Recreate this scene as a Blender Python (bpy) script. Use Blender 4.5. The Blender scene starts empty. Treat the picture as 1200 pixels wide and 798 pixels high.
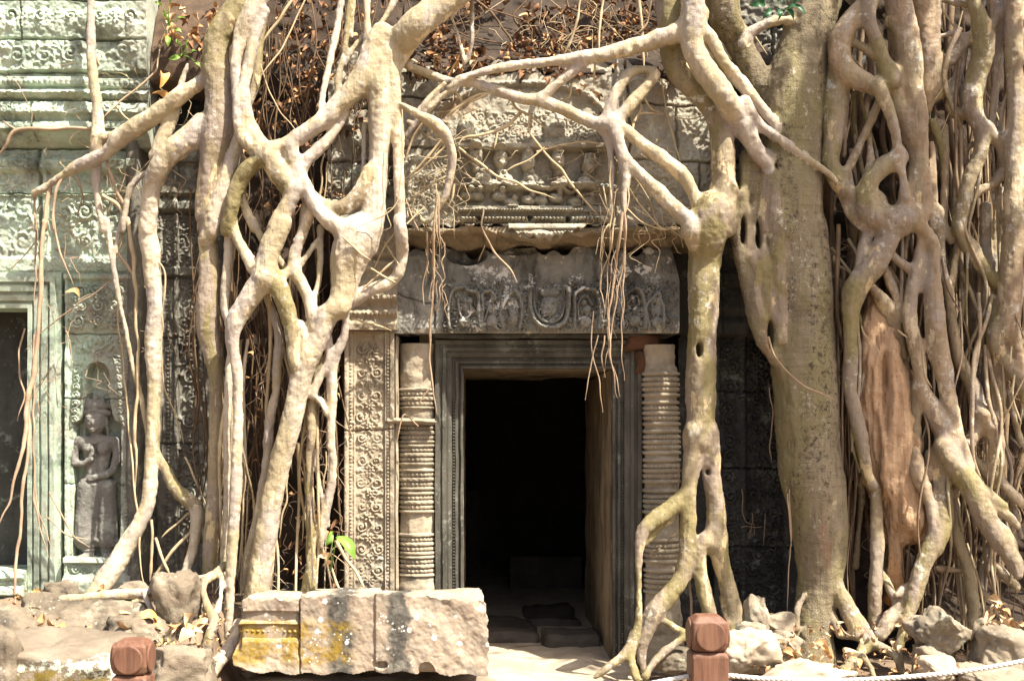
import bpy, bmesh, math, random
import numpy as np
import openvdb as vdb
from mathutils import Vector, Matrix, Euler

random.seed(11)
RNG = np.random.default_rng(11)
scene = bpy.context.scene
COL = scene.collection
R = math.radians

# ------------------------------------------------------------------ camera
CX, CY, CZ = -0.257, -8.0, 1.571          # eye point: 8 m in front of the door, at standing height
VPX, VPY, FPX = 555.0, 500.0, 1400.0      # its level line of sight and focal length, in pixels of the 1200 px wide photo
cam = bpy.data.cameras.new("camera")
cam.sensor_width = 36.0
cam.lens = FPX / 1200.0 * 36.0
cam.shift_x = (600 - VPX) / 1200.0
cam.shift_y = (VPY - 399) / 1200.0
cam.clip_start = 0.1
cam.clip_end = 400
camo = bpy.data.objects.new("camera", cam)
camo.location = (CX, CY, CZ)
camo.rotation_euler = (R(90), 0, 0)
COL.objects.link(camo)
scene.camera = camo

# ------------------------------------------------------------------ daylight
SUN_EL, SUN_AZ = R(57), R(50)             # azimuth: to the right of the line from the facade to the viewer
SDIR = Vector((math.sin(SUN_AZ) * math.cos(SUN_EL), -math.cos(SUN_AZ) * math.cos(SUN_EL), math.sin(SUN_EL)))
w = bpy.data.worlds.new("World")
scene.world = w
w.use_nodes = True
nt = w.node_tree
sky = nt.nodes.new("ShaderNodeTexSky")
sky.sky_type = 'NISHITA'
sky.sun_disc = False
sky.sun_elevation = SUN_EL
sky.sun_rotation = math.atan2(SDIR.x, SDIR.y)
sky.dust_density = 6.0
sky.air_density = 1.0
bg = nt.nodes["Background"]
bg.inputs[1].default_value = 0.09
nt.links.new(sky.outputs[0], bg.inputs[0])
sun = bpy.data.lights.new("sun", 'SUN')
sun.energy = 5.0
sun.angle = R(0.53)
sun.color = (1.0, 0.93, 0.80)
suno = bpy.data.objects.new("sun", sun)
suno.rotation_euler = SDIR.to_track_quat('Z', 'Y').to_euler()
suno.location = (3, -6, 8)
COL.objects.link(suno)
scene.view_settings.view_transform = 'Standard'
scene.view_settings.look = 'None'
scene.view_settings.exposure = 1.5
scene.view_settings.gamma = 1.0
scene.view_settings.use_curve_mapping = False
scene.render.engine = 'CYCLES'
scene.cycles.max_bounces = 6
scene.cycles.use_denoising = True

# ------------------------------------------------------------------ helpers
def PX(px, y):   return CX + (px - VPX) / FPX * (y - CY)
def PZ(py, y):   return CZ - (py - VPY) / FPX * (y - CY)
def P3(px, py, y): return Vector((PX(px, y), y, PZ(py, y)))

_lat = RNG.random((64, 64, 64)).astype(np.float32)
def vnoise(p):
    """trilinear value noise in 0..1 at points p (N,3)"""
    p = np.asarray(p, dtype=np.float64) + 1000.0
    i = np.floor(p).astype(np.int64); f = (p - i).astype(np.float32); f = f * f * (3 - 2 * f)
    i0 = i & 63; i1 = (i + 1) & 63
    x0, y0, z0 = i0.T; x1, y1, z1 = i1.T
    fx, fy, fz = f.T
    a = _lat[x0, y0, z0] * (1 - fx) + _lat[x1, y0, z0] * fx
    b = _lat[x0, y1, z0] * (1 - fx) + _lat[x1, y1, z0] * fx
    c = _lat[x0, y0, z1] * (1 - fx) + _lat[x1, y0, z1] * fx
    d = _lat[x0, y1, z1] * (1 - fx) + _lat[x1, y1, z1] * fx
    return (a * (1 - fy) + b * fy) * (1 - fz) + (c * (1 - fy) + d * fy) * fz
def fbm(p, octv=4):
    s = 0; a = 0.5; q = np.asarray(p, dtype=np.float64).copy(); t = 0
    for k in range(octv):
        s = s + a * vnoise(q + 7.3 * k); t += a; a *= 0.5; q = q * 2.03
    return s / t                                   # 0..1

def mesh_np(name, verts, faces, mat, parent=None, smooth=True, mats=None):
    me = bpy.data.meshes.new(name)
    verts = np.asarray(verts, dtype=np.float32)
    if isinstance(faces, np.ndarray):
        me.vertices.add(len(verts)); me.vertices.foreach_set('co', verts.ravel())
        n, k = faces.shape
        me.loops.add(n * k); me.loops.foreach_set('vertex_index', faces.astype(np.int32).ravel())
        me.polygons.add(n)
        me.polygons.foreach_set('loop_start', np.arange(0, n * k, k, dtype=np.int32))
        me.update(calc_edges=True); me.validate()
    else:
        me.from_pydata([tuple(map(float, v)) for v in verts], [], [tuple(f) for f in faces])
    if smooth: me.polygons.foreach_set('use_smooth', np.ones(len(me.polygons), dtype=bool))
    for m in (mats or [mat]): me.materials.append(m)
    o = bpy.data.objects.new(name, me)
    COL.objects.link(o)
    if parent is not None: o.parent = parent
    return o

def tag(o, label=None, cat=None, group=None, kind=None):
    if label: o["label"] = label
    if cat: o["category"] = cat
    if group: o["group"] = group
    if kind: o["kind"] = kind
    return o
def empty(name, loc, label=None, cat=None, group=None):
    o = bpy.data.objects.new(name, None)
    o.location = loc; o.empty_display_size = 0.2
    COL.objects.link(o)
    return tag(o, label, cat, group)
def own(root):
    """parts are modelled in world space: hang them on the thing's Empty without moving them"""
    mi = Matrix.Translation(-Vector(root.location))
    def rec(o):
        for c in [k for k in COL.objects if k.parent == o]:
            if o is root: c.matrix_parent_inverse = mi
            rec(c)
    rec(root)

def tube(pts, rads, n=10, seed=0, rough=0.0, cap=True):
    pts = np.asarray(pts, dtype=np.float64); m = len(pts)
    T = np.gradient(pts, axis=0); T /= np.linalg.norm(T, axis=1)[:, None] + 1e-9
    up = np.array([0.0, 1.0, 0.0]); U = np.cross(T, up)
    bad = np.linalg.norm(U, axis=1) < 1e-3; U[bad] = np.cross(T[bad], [1, 0, 0]); U /= np.linalg.norm(U, axis=1)[:, None] + 1e-9
    V = np.cross(T, U)
    a = np.linspace(0, 2 * np.pi, n, endpoint=False)
    vs = pts[:, None, :] + (np.cos(a)[None, :, None] * U[:, None, :] + np.sin(a)[None, :, None] * V[:, None, :]) * np.asarray(rads)[:, None, None]
    vs = vs.reshape(-1, 3)
    if rough:
        c = np.repeat(pts, n, axis=0); d = vs - c
        vs = c + d * (1 + rough * (vnoise(vs * 22 + seed) - 0.5))[:, None]
    i = np.arange(m - 1)[:, None] * n; j = np.arange(n)[None, :]
    f = np.stack([i + j, i + (j + 1) % n, i + n + (j + 1) % n, i + n + j], -1).reshape(-1, 4)
    f = f[:, ::-1]
    return vs, f

def catmull(P, step):
    """P (N,k): first 3 columns xyz; returns densely sampled rows"""
    P = np.asarray(P, dtype=np.float64)
    if len(P) < 2: return P
    Q = np.vstack([2 * P[0] - P[1], P, 2 * P[-1] - P[-2]])
    out = []
    for i in range(1, len(Q) - 2):
        n = max(2, int(np.linalg.norm(Q[i + 1, :3] - Q[i, :3]) / step))
        t = np.linspace(0, 1, n, endpoint=False)[:, None]
        p0, p1, p2, p3 = Q[i - 1], Q[i], Q[i + 1], Q[i + 2]
        out.append(0.5 * ((2 * p1) + (-p0 + p2) * t + (2 * p0 - 5 * p1 + 4 * p2 - p3) * t * t + (-p0 + 3 * p1 - 3 * p2 + p3) * t ** 3))
    out.append(Q[-2][None, :])
    return np.vstack(out)

class MB:
    """collects pieces into one mesh"""
    def __init__(s): s.v = []; s.f = []
    def add(s, v, f):
        o = len(s.v); s.v += [tuple(map(float, p)) for p in v]; s.f += [tuple(int(i) + o for i in q) for q in f]
    def box(s, x0, x1, y0, y1, z0, z1):
        v = [(x, y, z) for z in (z0, z1) for y in (y0, y1) for x in (x0, x1)]
        s.add(v, [(0, 2, 3, 1), (4, 5, 7, 6), (0, 1, 5, 4), (2, 6, 7, 3), (0, 4, 6, 2), (1, 3, 7, 5)])
    def build(s, name, mat, parent=None, smooth=False):
        return mesh_np(name, np.array(s.v), s.f, mat, parent, smooth)

# ------------------------------------------------------------------ materials
class NB:
    def __init__(s, name):
        s.m = bpy.data.materials.new(name); s.m.use_nodes = True
        s.t = s.m.node_tree; s.b = s.t.nodes["Principled BSDF"]
        s.pos = s.n("ShaderNodeNewGeometry").outputs["Position"]
    def n(s, typ, **kw):
        x = s.t.nodes.new(typ)
        for k, v in kw.items(): setattr(x, k, v)
        return x
    def link(s, a, b): s.t.links.new(a, b)
    def mapped(s, sc, rot=(0, 0, 0), src=None):
        m = s.n("ShaderNodeMapping"); m.inputs['Scale'].default_value = sc; m.inputs['Rotation'].default_value = rot
        s.link(src or s.pos, m.inputs['Vector']); return m.outputs[0]
    def noise(s, scale, detail=4, rough=0.6, vec=None, dist=0.0):
        x = s.n("ShaderNodeTexNoise"); x.inputs['Scale'].default_value = scale; x.inputs['Detail'].default_value = detail
        x.inputs['Roughness'].default_value = rough; x.inputs['Distortion'].default_value = dist
        s.link(vec or s.pos, x.inputs['Vector']); return x.outputs['Fac']
    def voro(s, scale, vec=None, out='Distance'):
        x = s.n("ShaderNodeTexVoronoi"); x.inputs['Scale'].default_value = scale
        s.link(vec or s.pos, x.inputs['Vector']); return x.outputs[out]
    def ramp(s, v, lo, hi, a=0.0, b=1.0):
        x = s.n("ShaderNodeMapRange"); x.interpolation_type = 'SMOOTHSTEP'
        x.inputs[1].default_value = lo; x.inputs[2].default_value = hi; x.inputs[3].default_value = a; x.inputs[4].default_value = b
        s.link(v, x.inputs[0]); return x.outputs[0]
    def math(s, op, a, b):
        x = s.n("ShaderNodeMath", operation=op)
        for i, q in enumerate((a, b)):
            if isinstance(q, (int, float)): x.inputs[i].default_value = q
            else: s.link(q, x.inputs[i])
        return x.outputs[0]
    def mix(s, f, a, b):
        x = s.n("ShaderNodeMix", data_type='RGBA')
        if isinstance(f, (int, float)): x.inputs[0].default_value = f
        else: s.link(f, x.inputs[0])
        for i, q in ((6, a), (7, b)):
            if isinstance(q, tuple): x.inputs[i].default_value = (*q, 1)
            else: s.link(q, x.inputs[i])
        return x.outputs[2]
    def xyz(s):
        x = s.n("ShaderNodeSeparateXYZ"); s.link(s.pos, x.inputs[0]); return x.outputs
    def bump(s, h, strength, dist=0.01, prev=None):
        x = s.n("ShaderNodeBump"); x.inputs['Strength'].default_value = strength; x.inputs['Distance'].default_value = dist
        s.link(h, x.inputs['Height'])
        if prev is not None: s.link(prev, x.inputs['Normal'])
        return x.outputs[0]
    def done(s, col, nrm=None, rough=0.9, spec=0.2):
        if isinstance(col, tuple): s.b.inputs['Base Color'].default_value = (*col, 1)
        else: s.link(col, s.b.inputs['Base Color'])
        if isinstance(rough, float): s.b.inputs['Roughness'].default_value = rough
        else: s.link(rough, s.b.inputs['Roughness'])
        s.b.inputs['Specular IOR Level'].default_value = spec
        if nrm is not None: s.link(nrm, s.b.inputs['Normal'])
        return s.m

def stone(name, c1, c2, dark=(0.03, 0.028, 0.026), dark_amt=0.5, lichen=(0.55, 0.6, 0.5), lich_amt=0.3,
          spots=0.25, bump=0.5, mint=None, streak=False, rust=0.0, moss=None):
    b = NB(name)
    n1 = b.noise(2.3, 6, 0.65); n2 = b.noise(9, 6, 0.7)
    col = b.mix(b.ramp(n1, 0.35, 0.65), c1, c2)
    col = b.mix(b.ramp(n2, 0.3, 0.75, 0.0, 0.45), col, tuple(0.55 * v for v in c1))
    if rust: col = b.mix(b.ramp(b.noise(3.7, 5, 0.7), 0.52, 0.7, 0, rust), col, (0.32, 0.16, 0.08))
    if mint is not None:                              # algae film that covers the left end of the building
        X = b.xyz()[0]
        mk = b.math('MULTIPLY', b.ramp(X, mint[0], mint[1], 1.0, 0.0), b.ramp(b.noise(5, 6, 0.7), 0.3, 0.52))
        col = b.mix(b.math('MULTIPLY', mk, 0.85), col, (0.41, 0.49, 0.385))
        mk2 = b.math('MULTIPLY', b.ramp(X, mint[0], mint[1], 1.0, 0.0), b.ramp(b.noise(2.1, 4, 0.6), 0.5, 0.62))
        col = b.mix(b.math('MULTIPLY', mk2, 0.7), col, (0.37, 0.47, 0.36))
    v = b.mapped((3.0, 3.0, 0.8)) if streak else b.mapped((1.6, 1.6, 1.6))
    dk = b.ramp(b.noise(1.6, 7, 0.72, v), 0.47, 0.66, 0.0, dark_amt)
    col = b.mix(dk, col, dark)
    if lich_amt:
        lk = b.math('MULTIPLY', b.ramp(b.noise(7.5, 7, 0.75), 0.54, 0.62), b.ramp(b.noise(2.0, 3, 0.5), 0.42, 0.6, 0, lich_amt * 2))
        col = b.mix(lk, col, lichen)
    if spots:
        vo = b.voro(26); wp = b.noise(30, 3, 0.6)
        sp = b.ramp(b.math('ADD', vo, b.math('MULTIPLY', wp, 0.25)), 0.28, 0.36, 1.0, 0.0)
        sp = b.math('MULTIPLY', sp, b.ramp(b.noise(4.2, 3, 0.5), 0.50, 0.6, 0, spots))
        col = b.mix(sp, col, (0.68, 0.68, 0.62))
    if moss:
        col = b.mix(moss(b), col, (0.34, 0.22, 0.015))
    h = b.math('ADD', b.noise(38, 8, 0.7), b.math('MULTIPLY', b.noise(150, 4, 0.7), 0.5))
    nr = b.bump(h, bump, 0.012)
    return b.done(col, nr, 0.95, 0.05)

M = {}
M['wall']     = stone("sandstone_left_wall", (0.40, 0.385, 0.315), (0.30, 0.285, 0.23), dark_amt=0.7, lichen=(0.52, 0.55, 0.46), lich_amt=0.4, spots=0.5, mint=(-2.75, -2.25))
M['devata']   = stone("sandstone_niche", (0.38, 0.345, 0.285), (0.28, 0.25, 0.205), dark_amt=0.55, lich_amt=0.25, spots=0.35, mint=(-2.95, -2.45))
M['figure']   = stone("sandstone_figure", (0.235, 0.225, 0.20), (0.175, 0.168, 0.15), dark_amt=0.2, lich_amt=0.12, spots=0.12)
M['grey']     = stone("grey_weathered_sandstone", (0.215, 0.20, 0.165), (0.16, 0.148, 0.122), dark_amt=0.55, lich_amt=0.2, spots=0.2)
M['lintel']   = stone("blackened_lintel_stone", (0.30, 0.295, 0.26), (0.19, 0.185, 0.16), dark_amt=0.75, lichen=(0.62, 0.61, 0.56), lich_amt=0.9, spots=0.3, streak=True)
M['tan']      = stone("tan_sandstone", (0.42, 0.355, 0.26), (0.33, 0.275, 0.20), dark_amt=0.4, lich_amt=0.15, spots=0.1)
M['pediment'] = stone("pediment_sandstone", (0.38, 0.35, 0.28), (0.29, 0.265, 0.205), dark_amt=0.4, lich_amt=0.25, spots=0.2, rust=0.35)
M['soffit']   = stone("ochre_broken_stone", (0.30, 0.25, 0.17), (0.21, 0.17, 0.115), dark_amt=0.5, lich_amt=0.0, spots=0.0, rust=0.2)
M['frame']    = stone("dark_door_frame_stone", (0.125, 0.117, 0.095), (0.08, 0.075, 0.06), dark_amt=0.6, lich_amt=0.1, spots=0.12, streak=True)
M['reveal']   = stone("brown_reveal_stone", (0.36, 0.285, 0.19), (0.20, 0.155, 0.10), dark_amt=0.65, lich_amt=0.05, spots=0.05, streak=True)
M['black']    = stone("blackened_wall_stone", (0.092, 0.09, 0.082), (0.058, 0.057, 0.052), dark_amt=0.5, lich_amt=0.12, spots=0.12, streak=True)
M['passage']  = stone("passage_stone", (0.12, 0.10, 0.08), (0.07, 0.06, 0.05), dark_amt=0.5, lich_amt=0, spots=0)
M['rock']     = stone("rubble_stone", (0.28, 0.23, 0.17), (0.17, 0.138, 0.10), dark_amt=0.75, lichen=(0.36, 0.38, 0.28), lich_amt=0.35, spots=0.25, bump=1.0)
M['rock2']    = stone('warm_rubble_stone', (0.36, 0.30, 0.22), (0.25, 0.205, 0.15), dark_amt=0.5, lichen=(0.45, 0.48, 0.36), lich_amt=0.2, spots=0.15)
M['paver']    = stone("threshold_stone", (0.46, 0.385, 0.29), (0.36, 0.295, 0.215), dark_amt=0.2, lich_amt=0.1, spots=0.05)
M['red']      = stone("red_laterite", (0.17, 0.085, 0.05), (0.10, 0.05, 0.03), dark_amt=0.4, lich_amt=0.05, spots=0.05, bump=0.9)

def mossy(b):
    X = b.xyz()
    return b.math('MULTIPLY', b.ramp(b.noise(6, 6, 0.7), 0.42, 0.54), b.math('MULTIPLY', b.ramp(X[2], 0.43, 0.50, 1, 0), b.ramp(X[0], -1.28, -1.02, 1, 0)))
def block_mat():
    b = NB("pale_lichened_block")
    col = b.mix(b.ramp(b.noise(3, 6, 0.65), 0.35, 0.65), (0.38, 0.31, 0.235), (0.29, 0.23, 0.17))
    X = b.xyz()
    wob = b.math('MULTIPLY', b.math('SUBTRACT', b.noise(7, 7, 0.75), 0.5), 0.20)
    xx = b.math('ADD', X[0], wob)
    for c, hw in ((-1.05, 0.075), (-0.70, 0.06)):      # two black water stains down the face
        d = b.math('ABSOLUTE', b.math('SUBTRACT', xx, c), 0.0)
        k = b.ramp(d, hw * 0.55, hw * 1.35, 0.9, 0.0)
        col = b.mix(k, col, (0.055, 0.055, 0.05))
    col = b.mix(b.ramp(b.noise(11, 7, 0.75), 0.49, 0.64, 0, 0.75), col, (0.22, 0.20, 0.165))
    yk = b.math('MULTIPLY', b.ramp(b.noise(7, 6, 0.7), 0.40, 0.52), b.math('MULTIPLY', b.ramp(b.math('ADD', X[2], wob), 0.40, 0.46, 1, 0), b.ramp(xx, -1.05, -0.90, 1, 0)))
    yk = b.math('MULTIPLY', yk, b.ramp(X[2], 0.14, 0.20, 0, 1))
    col = b.mix(b.math('MULTIPLY', yk, b.ramp(b.noise(38, 5, .7), .35, .6, .45, .95)), col, (0.27, 0.175, 0.025))
    vo = b.voro(12); wp = b.noise(40, 3, 0.6)
    sp = b.ramp(b.math('ADD', vo, b.math('MULTIPLY', wp, 0.22)), 0.27, 0.33, 1.0, 0.0)
    sp = b.math('MULTIPLY', sp, b.ramp(b.noise(5, 3, 0.5), 0.46, 0.52))
    col = b.mix(sp, col, (0.78, 0.76, 0.70))
    vo2 = b.voro(45); sp2 = b.math('MULTIPLY', b.ramp(vo2, 0.2, 0.3, 1, 0), b.ramp(b.noise(8, 3, 0.5), 0.58, 0.62))
    col = b.mix(sp2, col, (0.72, 0.71, 0.62))
    nr = b.bump(b.math('ADD', b.noise(30, 8, 0.7), b.math('MULTIPLY', b.noise(120, 4, 0.7), 0.5)), 0.35, 0.010)
    return b.done(col, nr, 0.95, 0.05)
M['block'] = block_mat()

def mossrock():
    b = NB("yellow_mossed_rock")
    col = b.mix(b.ramp(b.noise(3, 6, 0.65), 0.35, 0.65), (0.25, 0.205, 0.155), (0.15, 0.12, 0.088))
    X = b.xyz()
    wob = b.math('MULTIPLY', b.math('SUBTRACT', b.noise(4, 5, 0.6), 0.5), 0.3)
    zz = b.math('ADD', X[2], wob)
    col = b.mix(b.ramp(b.noise(9, 7, 0.75), 0.5, 0.66, 0, 0.7), col, (0.16, 0.14, 0.11))
    col = b.mix(b.math('MULTIPLY', b.ramp(zz, 0.27, 0.20), b.ramp(b.noise(12, 6, 0.7), 0.40, 0.52)), col, (0.17, 0.125, 0.03))
    lk = b.math('MULTIPLY', b.ramp(b.math('ABSOLUTE', b.math('SUBTRACT', zz, 0.27), 0.0), 0.02, 0.05, 1, 0), b.ramp(b.noise(26, 5, 0.7), 0.45, 0.55))
    col = b.mix(lk, col, (0.55, 0.62, 0.50))
    nr = b.bump(b.math('ADD', b.noise(30, 8, 0.7), b.math('MULTIPLY', b.noise(150, 4, 0.7), 0.6)), 0.7, 0.015)
    return b.done(col, nr, 0.95, 0.1)
M['mossrock'] = mossrock()

def bark(name, c1, c2, olive, mauve, pale, speck=0.5, ring=0.3, brown=0.0):
    b = NB(name)
    v = b.mapped((1, 1, 0.3))
    dk = tuple(0.33 * q for q in c2)
    col = b.mix(b.ramp(b.noise(5, 6, 0.62, v), 0.40, 0.60), c1, c2)
    col = b.mix(b.ramp(b.noise(3.0, 6, 0.62, v), 0.47, 0.54, 0, 0.9), col, olive)
    col = b.mix(b.ramp(b.noise(4.2, 5, 0.6, b.mapped((1, 1, 0.4), rot=(.3, .2, 0))), 0.51, 0.57, 0, 0.85), col, mauve)
    col = b.mix(b.ramp(b.noise(6.5, 5, 0.65, b.mapped((1, 1, 0.45), rot=(-.2, .4, 1))), 0.58, 0.61, 0, 0.85), col, pale)
    vz = b.mapped((4, 4, 60), rot=(R(4), R(5), 0))
    rg = b.noise(1.6, 6, 0.75, vz)
    col = b.mix(b.math('MULTIPLY', b.ramp(rg, 0.56, 0.66, 0, ring * 0.8), b.ramp(b.noise(4, 3, 0.5), 0.45, 0.6)), col, dk)
    st = b.noise(24, 6, 0.75, b.mapped((1.6, 1.6, 0.12)))          # grooves running along the root
    col = b.mix(b.ramp(st, 0.56, 0.68, 0, 0.5), col, dk)
    gr = b.noise(30, 8, 0.8)
    col = b.mix(b.ramp(gr, 0.53, 0.68, 0, 0.5), col, dk)
    gd = b.noise(7, 8, 0.8)                                        # grime and scars
    col = b.mix(b.ramp(gd, 0.57, 0.68, 0, 0.55), col, tuple(0.5 * q for q in c2))
    col = b.mix(b.math('MULTIPLY', b.ramp(b.noise(13, 7, 0.78), 0.54, 0.62), b.ramp(b.noise(1.9, 3, 0.5), 0.47, 0.58, 0, 0.75)), col, (0.60, 0.57, 0.50))
    if brown: col = b.mix(b.ramp(b.noise(2.6, 6, 0.7), 0.5, 0.60, 0, brown), col, (0.17, 0.10, 0.055))
    h = b.math('ADD', b.math('MULTIPLY', rg, 0.25), b.math('ADD', b.math('MULTIPLY', gr, 0.9), b.math('ADD', b.math('MULTIPLY', st, 1.1), b.math('MULTIPLY', gd, 1.2))))
    nr = b.bump(h, 0.7, 0.013)
    return b.done(col, nr, b.ramp(gr, 0.4, 0.65, 0.48, 0.75), 0.4)
M['bark_a'] = bark("fig_bark_pale", (0.53, 0.45, 0.34), (0.41, 0.345, 0.255), (0.37, 0.30, 0.175), (0.36, 0.305, 0.26), (0.66, 0.54, 0.35), ring=0.3)
M['bark_b'] = bark("fig_bark_olive", (0.31, 0.245, 0.145), (0.225, 0.175, 0.105), (0.225, 0.185, 0.075), (0.28, 0.22, 0.17), (0.56, 0.44, 0.25), ring=0.35)
M['bark_c'] = bark("fig_bark_grey", (0.40, 0.30, 0.19), (0.27, 0.195, 0.12), (0.31, 0.25, 0.145), (0.325, 0.265, 0.205), (0.58, 0.47, 0.31), ring=0.3, brown=0.4)
def trunkbark():
    b = NB("fig_trunk_bark")
    v = b.mapped((1, 1, 0.3))
    col = b.mix(b.ramp(b.noise(3, 6, 0.6, v), 0.35, 0.65), (0.26, 0.21, 0.135), (0.185, 0.15, 0.095))
    col = b.mix(b.ramp(b.noise(2.4, 5, 0.65, b.mapped((1.6, 1.6, 0.4))), 0.44, 0.58, 0, 0.65), col, (0.225, 0.195, 0.085))
    col = b.mix(b.ramp(b.noise(2.0, 5, 0.65, b.mapped((2.4, 2.4, 0.5))), 0.55, 0.65, 0, 0.6), col, (0.29, 0.16, 0.105))
    vz = b.mapped((2, 2, 34), rot=(R(2), R(3), 0)); rg = b.noise(1.5, 6, 0.75, vz)
    col = b.mix(b.math('MULTIPLY', b.ramp(rg, 0.52, 0.66, 0, 0.6), b.ramp(b.noise(2.6, 4, 0.6), 0.45, 0.6)), col, (0.09, 0.07, 0.045))
    sp = b.ramp(b.noise(26, 6, 0.8, b.mapped((1, 1, 0.8))), 0.56, 0.63, 0, 1)
    sp = b.math('MULTIPLY', sp, b.ramp(b.noise(2.6, 4, 0.6, b.mapped((2, 2, 0.7))), 0.46, 0.58, 0, 0.75))
    col = b.mix(sp, col, (0.52, 0.48, 0.39))
    dkk = b.math('MULTIPLY', b.ramp(b.noise(30, 6, 0.8), 0.5, 0.6), b.ramp(b.noise(1.9, 4, 0.6, b.mapped((3, 3, 0.35))), 0.49, 0.58, 0, 0.9))
    col = b.mix(dkk, col, (0.05, 0.04, 0.03))
    sv = b.noise(7, 6, 0.75, b.mapped((2, 2, .12)))
    col = b.mix(b.ramp(sv, .54, .64, 0, .6), col, (0.10, .075, .045))
    col = b.mix(b.ramp(b.noise(34, 8, .8), .54, .68, 0, .4), col, (0.085, .065, .04))
    h = b.math('ADD', b.math('MULTIPLY', rg, .45), b.math('ADD', b.math('MULTIPLY', b.noise(24, 7, 0.75), 1.3), b.math('ADD', b.noise(20, 6, .75, b.mapped((1.6, 1.6, .15))), b.noise(100, 4, 0.7))))
    return b.done(col, b.bump(h, 0.75, 0.014), 0.75, 0.25)
M['trunk'] = trunkbark()
def simple(name, c1, c2, scale=6, rough=0.85, bump=0.4, bscale=60, vec=None, spec=0.2):
    b = NB(name)
    v = b.mapped(vec) if vec else b.pos
    col = b.mix(b.ramp(b.noise(scale, 6, 0.65, v), 0.35, 0.65), c1, c2)
    return b.done(col, b.bump(b.noise(bscale, 6, 0.7, v), bump, 0.008), rough, spec)
def deadwood():
    b = NB("orange_dead_wood"); v = b.mapped((4, 4, .45)); g1 = b.noise(5, 7, .7, v); X = b.xyz()
    col = b.mix(b.ramp(g1, .36, .62), (0.56, 0.38, 0.235), (0.40, 0.255, 0.15))
    zz = b.math('ADD', X[2], b.math('MULTIPLY', b.math('SUBTRACT', b.noise(2.5, 5, .6, b.mapped((1.5, 1.5, .5))), .5), 1.4))
    col = b.mix(b.ramp(zz, .55, 1.0, .85, 0), col, (0.50, 0.235, 0.075))         # fresher orange heartwood low down
    col = b.mix(b.ramp(b.noise(9, 6, .75, b.mapped((3, 3, .16))), .57, .66, 0, .7), col, (0.12, 0.07, 0.04))
    col = b.mix(b.ramp(b.noise(28, 6, .75), .55, .68, 0, .5), col, (0.14, 0.085, 0.05))
    return b.done(col, b.bump(b.math('ADD', g1, b.math('ADD', b.noise(18, 6, .75, b.mapped((3, 3, .16))), b.noise(60, 4, .7))), .9, .015), .9, .1)
M['deadwood'] = deadwood()
M['vine']     = simple("red_brown_aerial_root", (0.40, 0.295, 0.20), (0.29, 0.205, 0.135), 8)
M['vinepale'] = simple("pale_thin_root", (0.47, 0.38, 0.24), (0.35, 0.27, 0.16), 8)
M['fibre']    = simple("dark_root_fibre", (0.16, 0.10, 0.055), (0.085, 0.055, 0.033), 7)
M['backroot'] = simple("dark_brown_root", (0.24, 0.17, 0.105), (0.14, 0.095, 0.06), 7)  # even brown for background and slim roots
M['leaf_tan'] = simple("dry_leaf_tan", (0.50, 0.30, 0.14), (0.36, 0.19, 0.085), 12, 0.7)
M['leaf_pale'] = simple("dry_leaf_pale", (0.60, 0.44, 0.27), (0.46, 0.31, 0.17), 12, 0.7)
M['leaf_brown'] = simple("dry_leaf_brown", (0.22, 0.115, 0.06), (0.14, 0.075, 0.04), 12, 0.8)
M['leaf_orange'] = simple("dry_leaf_orange", (0.66, 0.30, 0.07), (0.55, 0.36, 0.16), 12, 0.7)
M['soil']     = simple("leaf_mould_soil", (0.105, 0.070, 0.045), (0.06, 0.041, 0.029), 7, 0.97, 1.0, 45)
M['darksoil'] = simple('dark_soil_gap_shade', (0.06, 0.042, 0.03), (0.032, 0.024, 0.018), 7, 0.97, 1.0, 45)  # darker soil copy, with the shade of root gaps put into its colour
M['ground']   = simple("trodden_sandy_ground", (0.22, 0.16, 0.11), (0.125, 0.09, 0.06), 3, 0.97, 0.8, 40)
M['rope']     = simple("white_rope", (0.62, 0.60, 0.55), (0.52, 0.50, 0.45), 60, 0.8, 0.4, 300)
def leafgreen(name, c1, c2):
    b = NB(name)
    col = b.mix(b.ramp(b.noise(9, 3, 0.5), 0.35, 0.65), c1, c2)
    b.b.inputs['Transmission Weight'].default_value = 0.0
    b.done(col, None, 0.45, 0.4)
    tr = b.n("ShaderNodeBsdfTranslucent"); b.link(col, tr.inputs[0])
    ms = b.n("ShaderNodeMixShader"); ms.inputs[0].default_value = 0.35
    b.link(b.b.outputs[0], ms.inputs[1]); b.link(tr.outputs[0], ms.inputs[2])
    b.link(ms.outputs[0], b.t.nodes["Material Output"].inputs[0])
    return b.m
M['green']  = leafgreen("fresh_green_leaf", (0.15, 0.29, 0.04), (0.23, 0.37, 0.07))
M['dgreen'] = leafgreen("dark_green_leaf", (0.02, 0.085, 0.03), (0.035, 0.13, 0.05))
M['crown']  = leafgreen("crown_leaf", (0.045, 0.10, 0.02), (0.07, 0.14, 0.03))
def wood():
    b = NB("red_brown_rail_wood")
    v = b.mapped((30, 30, 2.5)); g = b.noise(2.0, 6, 0.65, v)
    col = b.mix(b.ramp(g, 0.35, 0.65), (0.175, 0.083, 0.05), (0.105, 0.049, 0.03))
    col = b.mix(b.ramp(b.noise(6, 4, 0.6), 0.45, 0.7, 0, 0.4), col, (0.20, 0.11, 0.07))
    return b.done(col, b.bump(g, 0.3, 0.004), 0.6, 0.3)
M['wood'] = wood()
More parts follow.
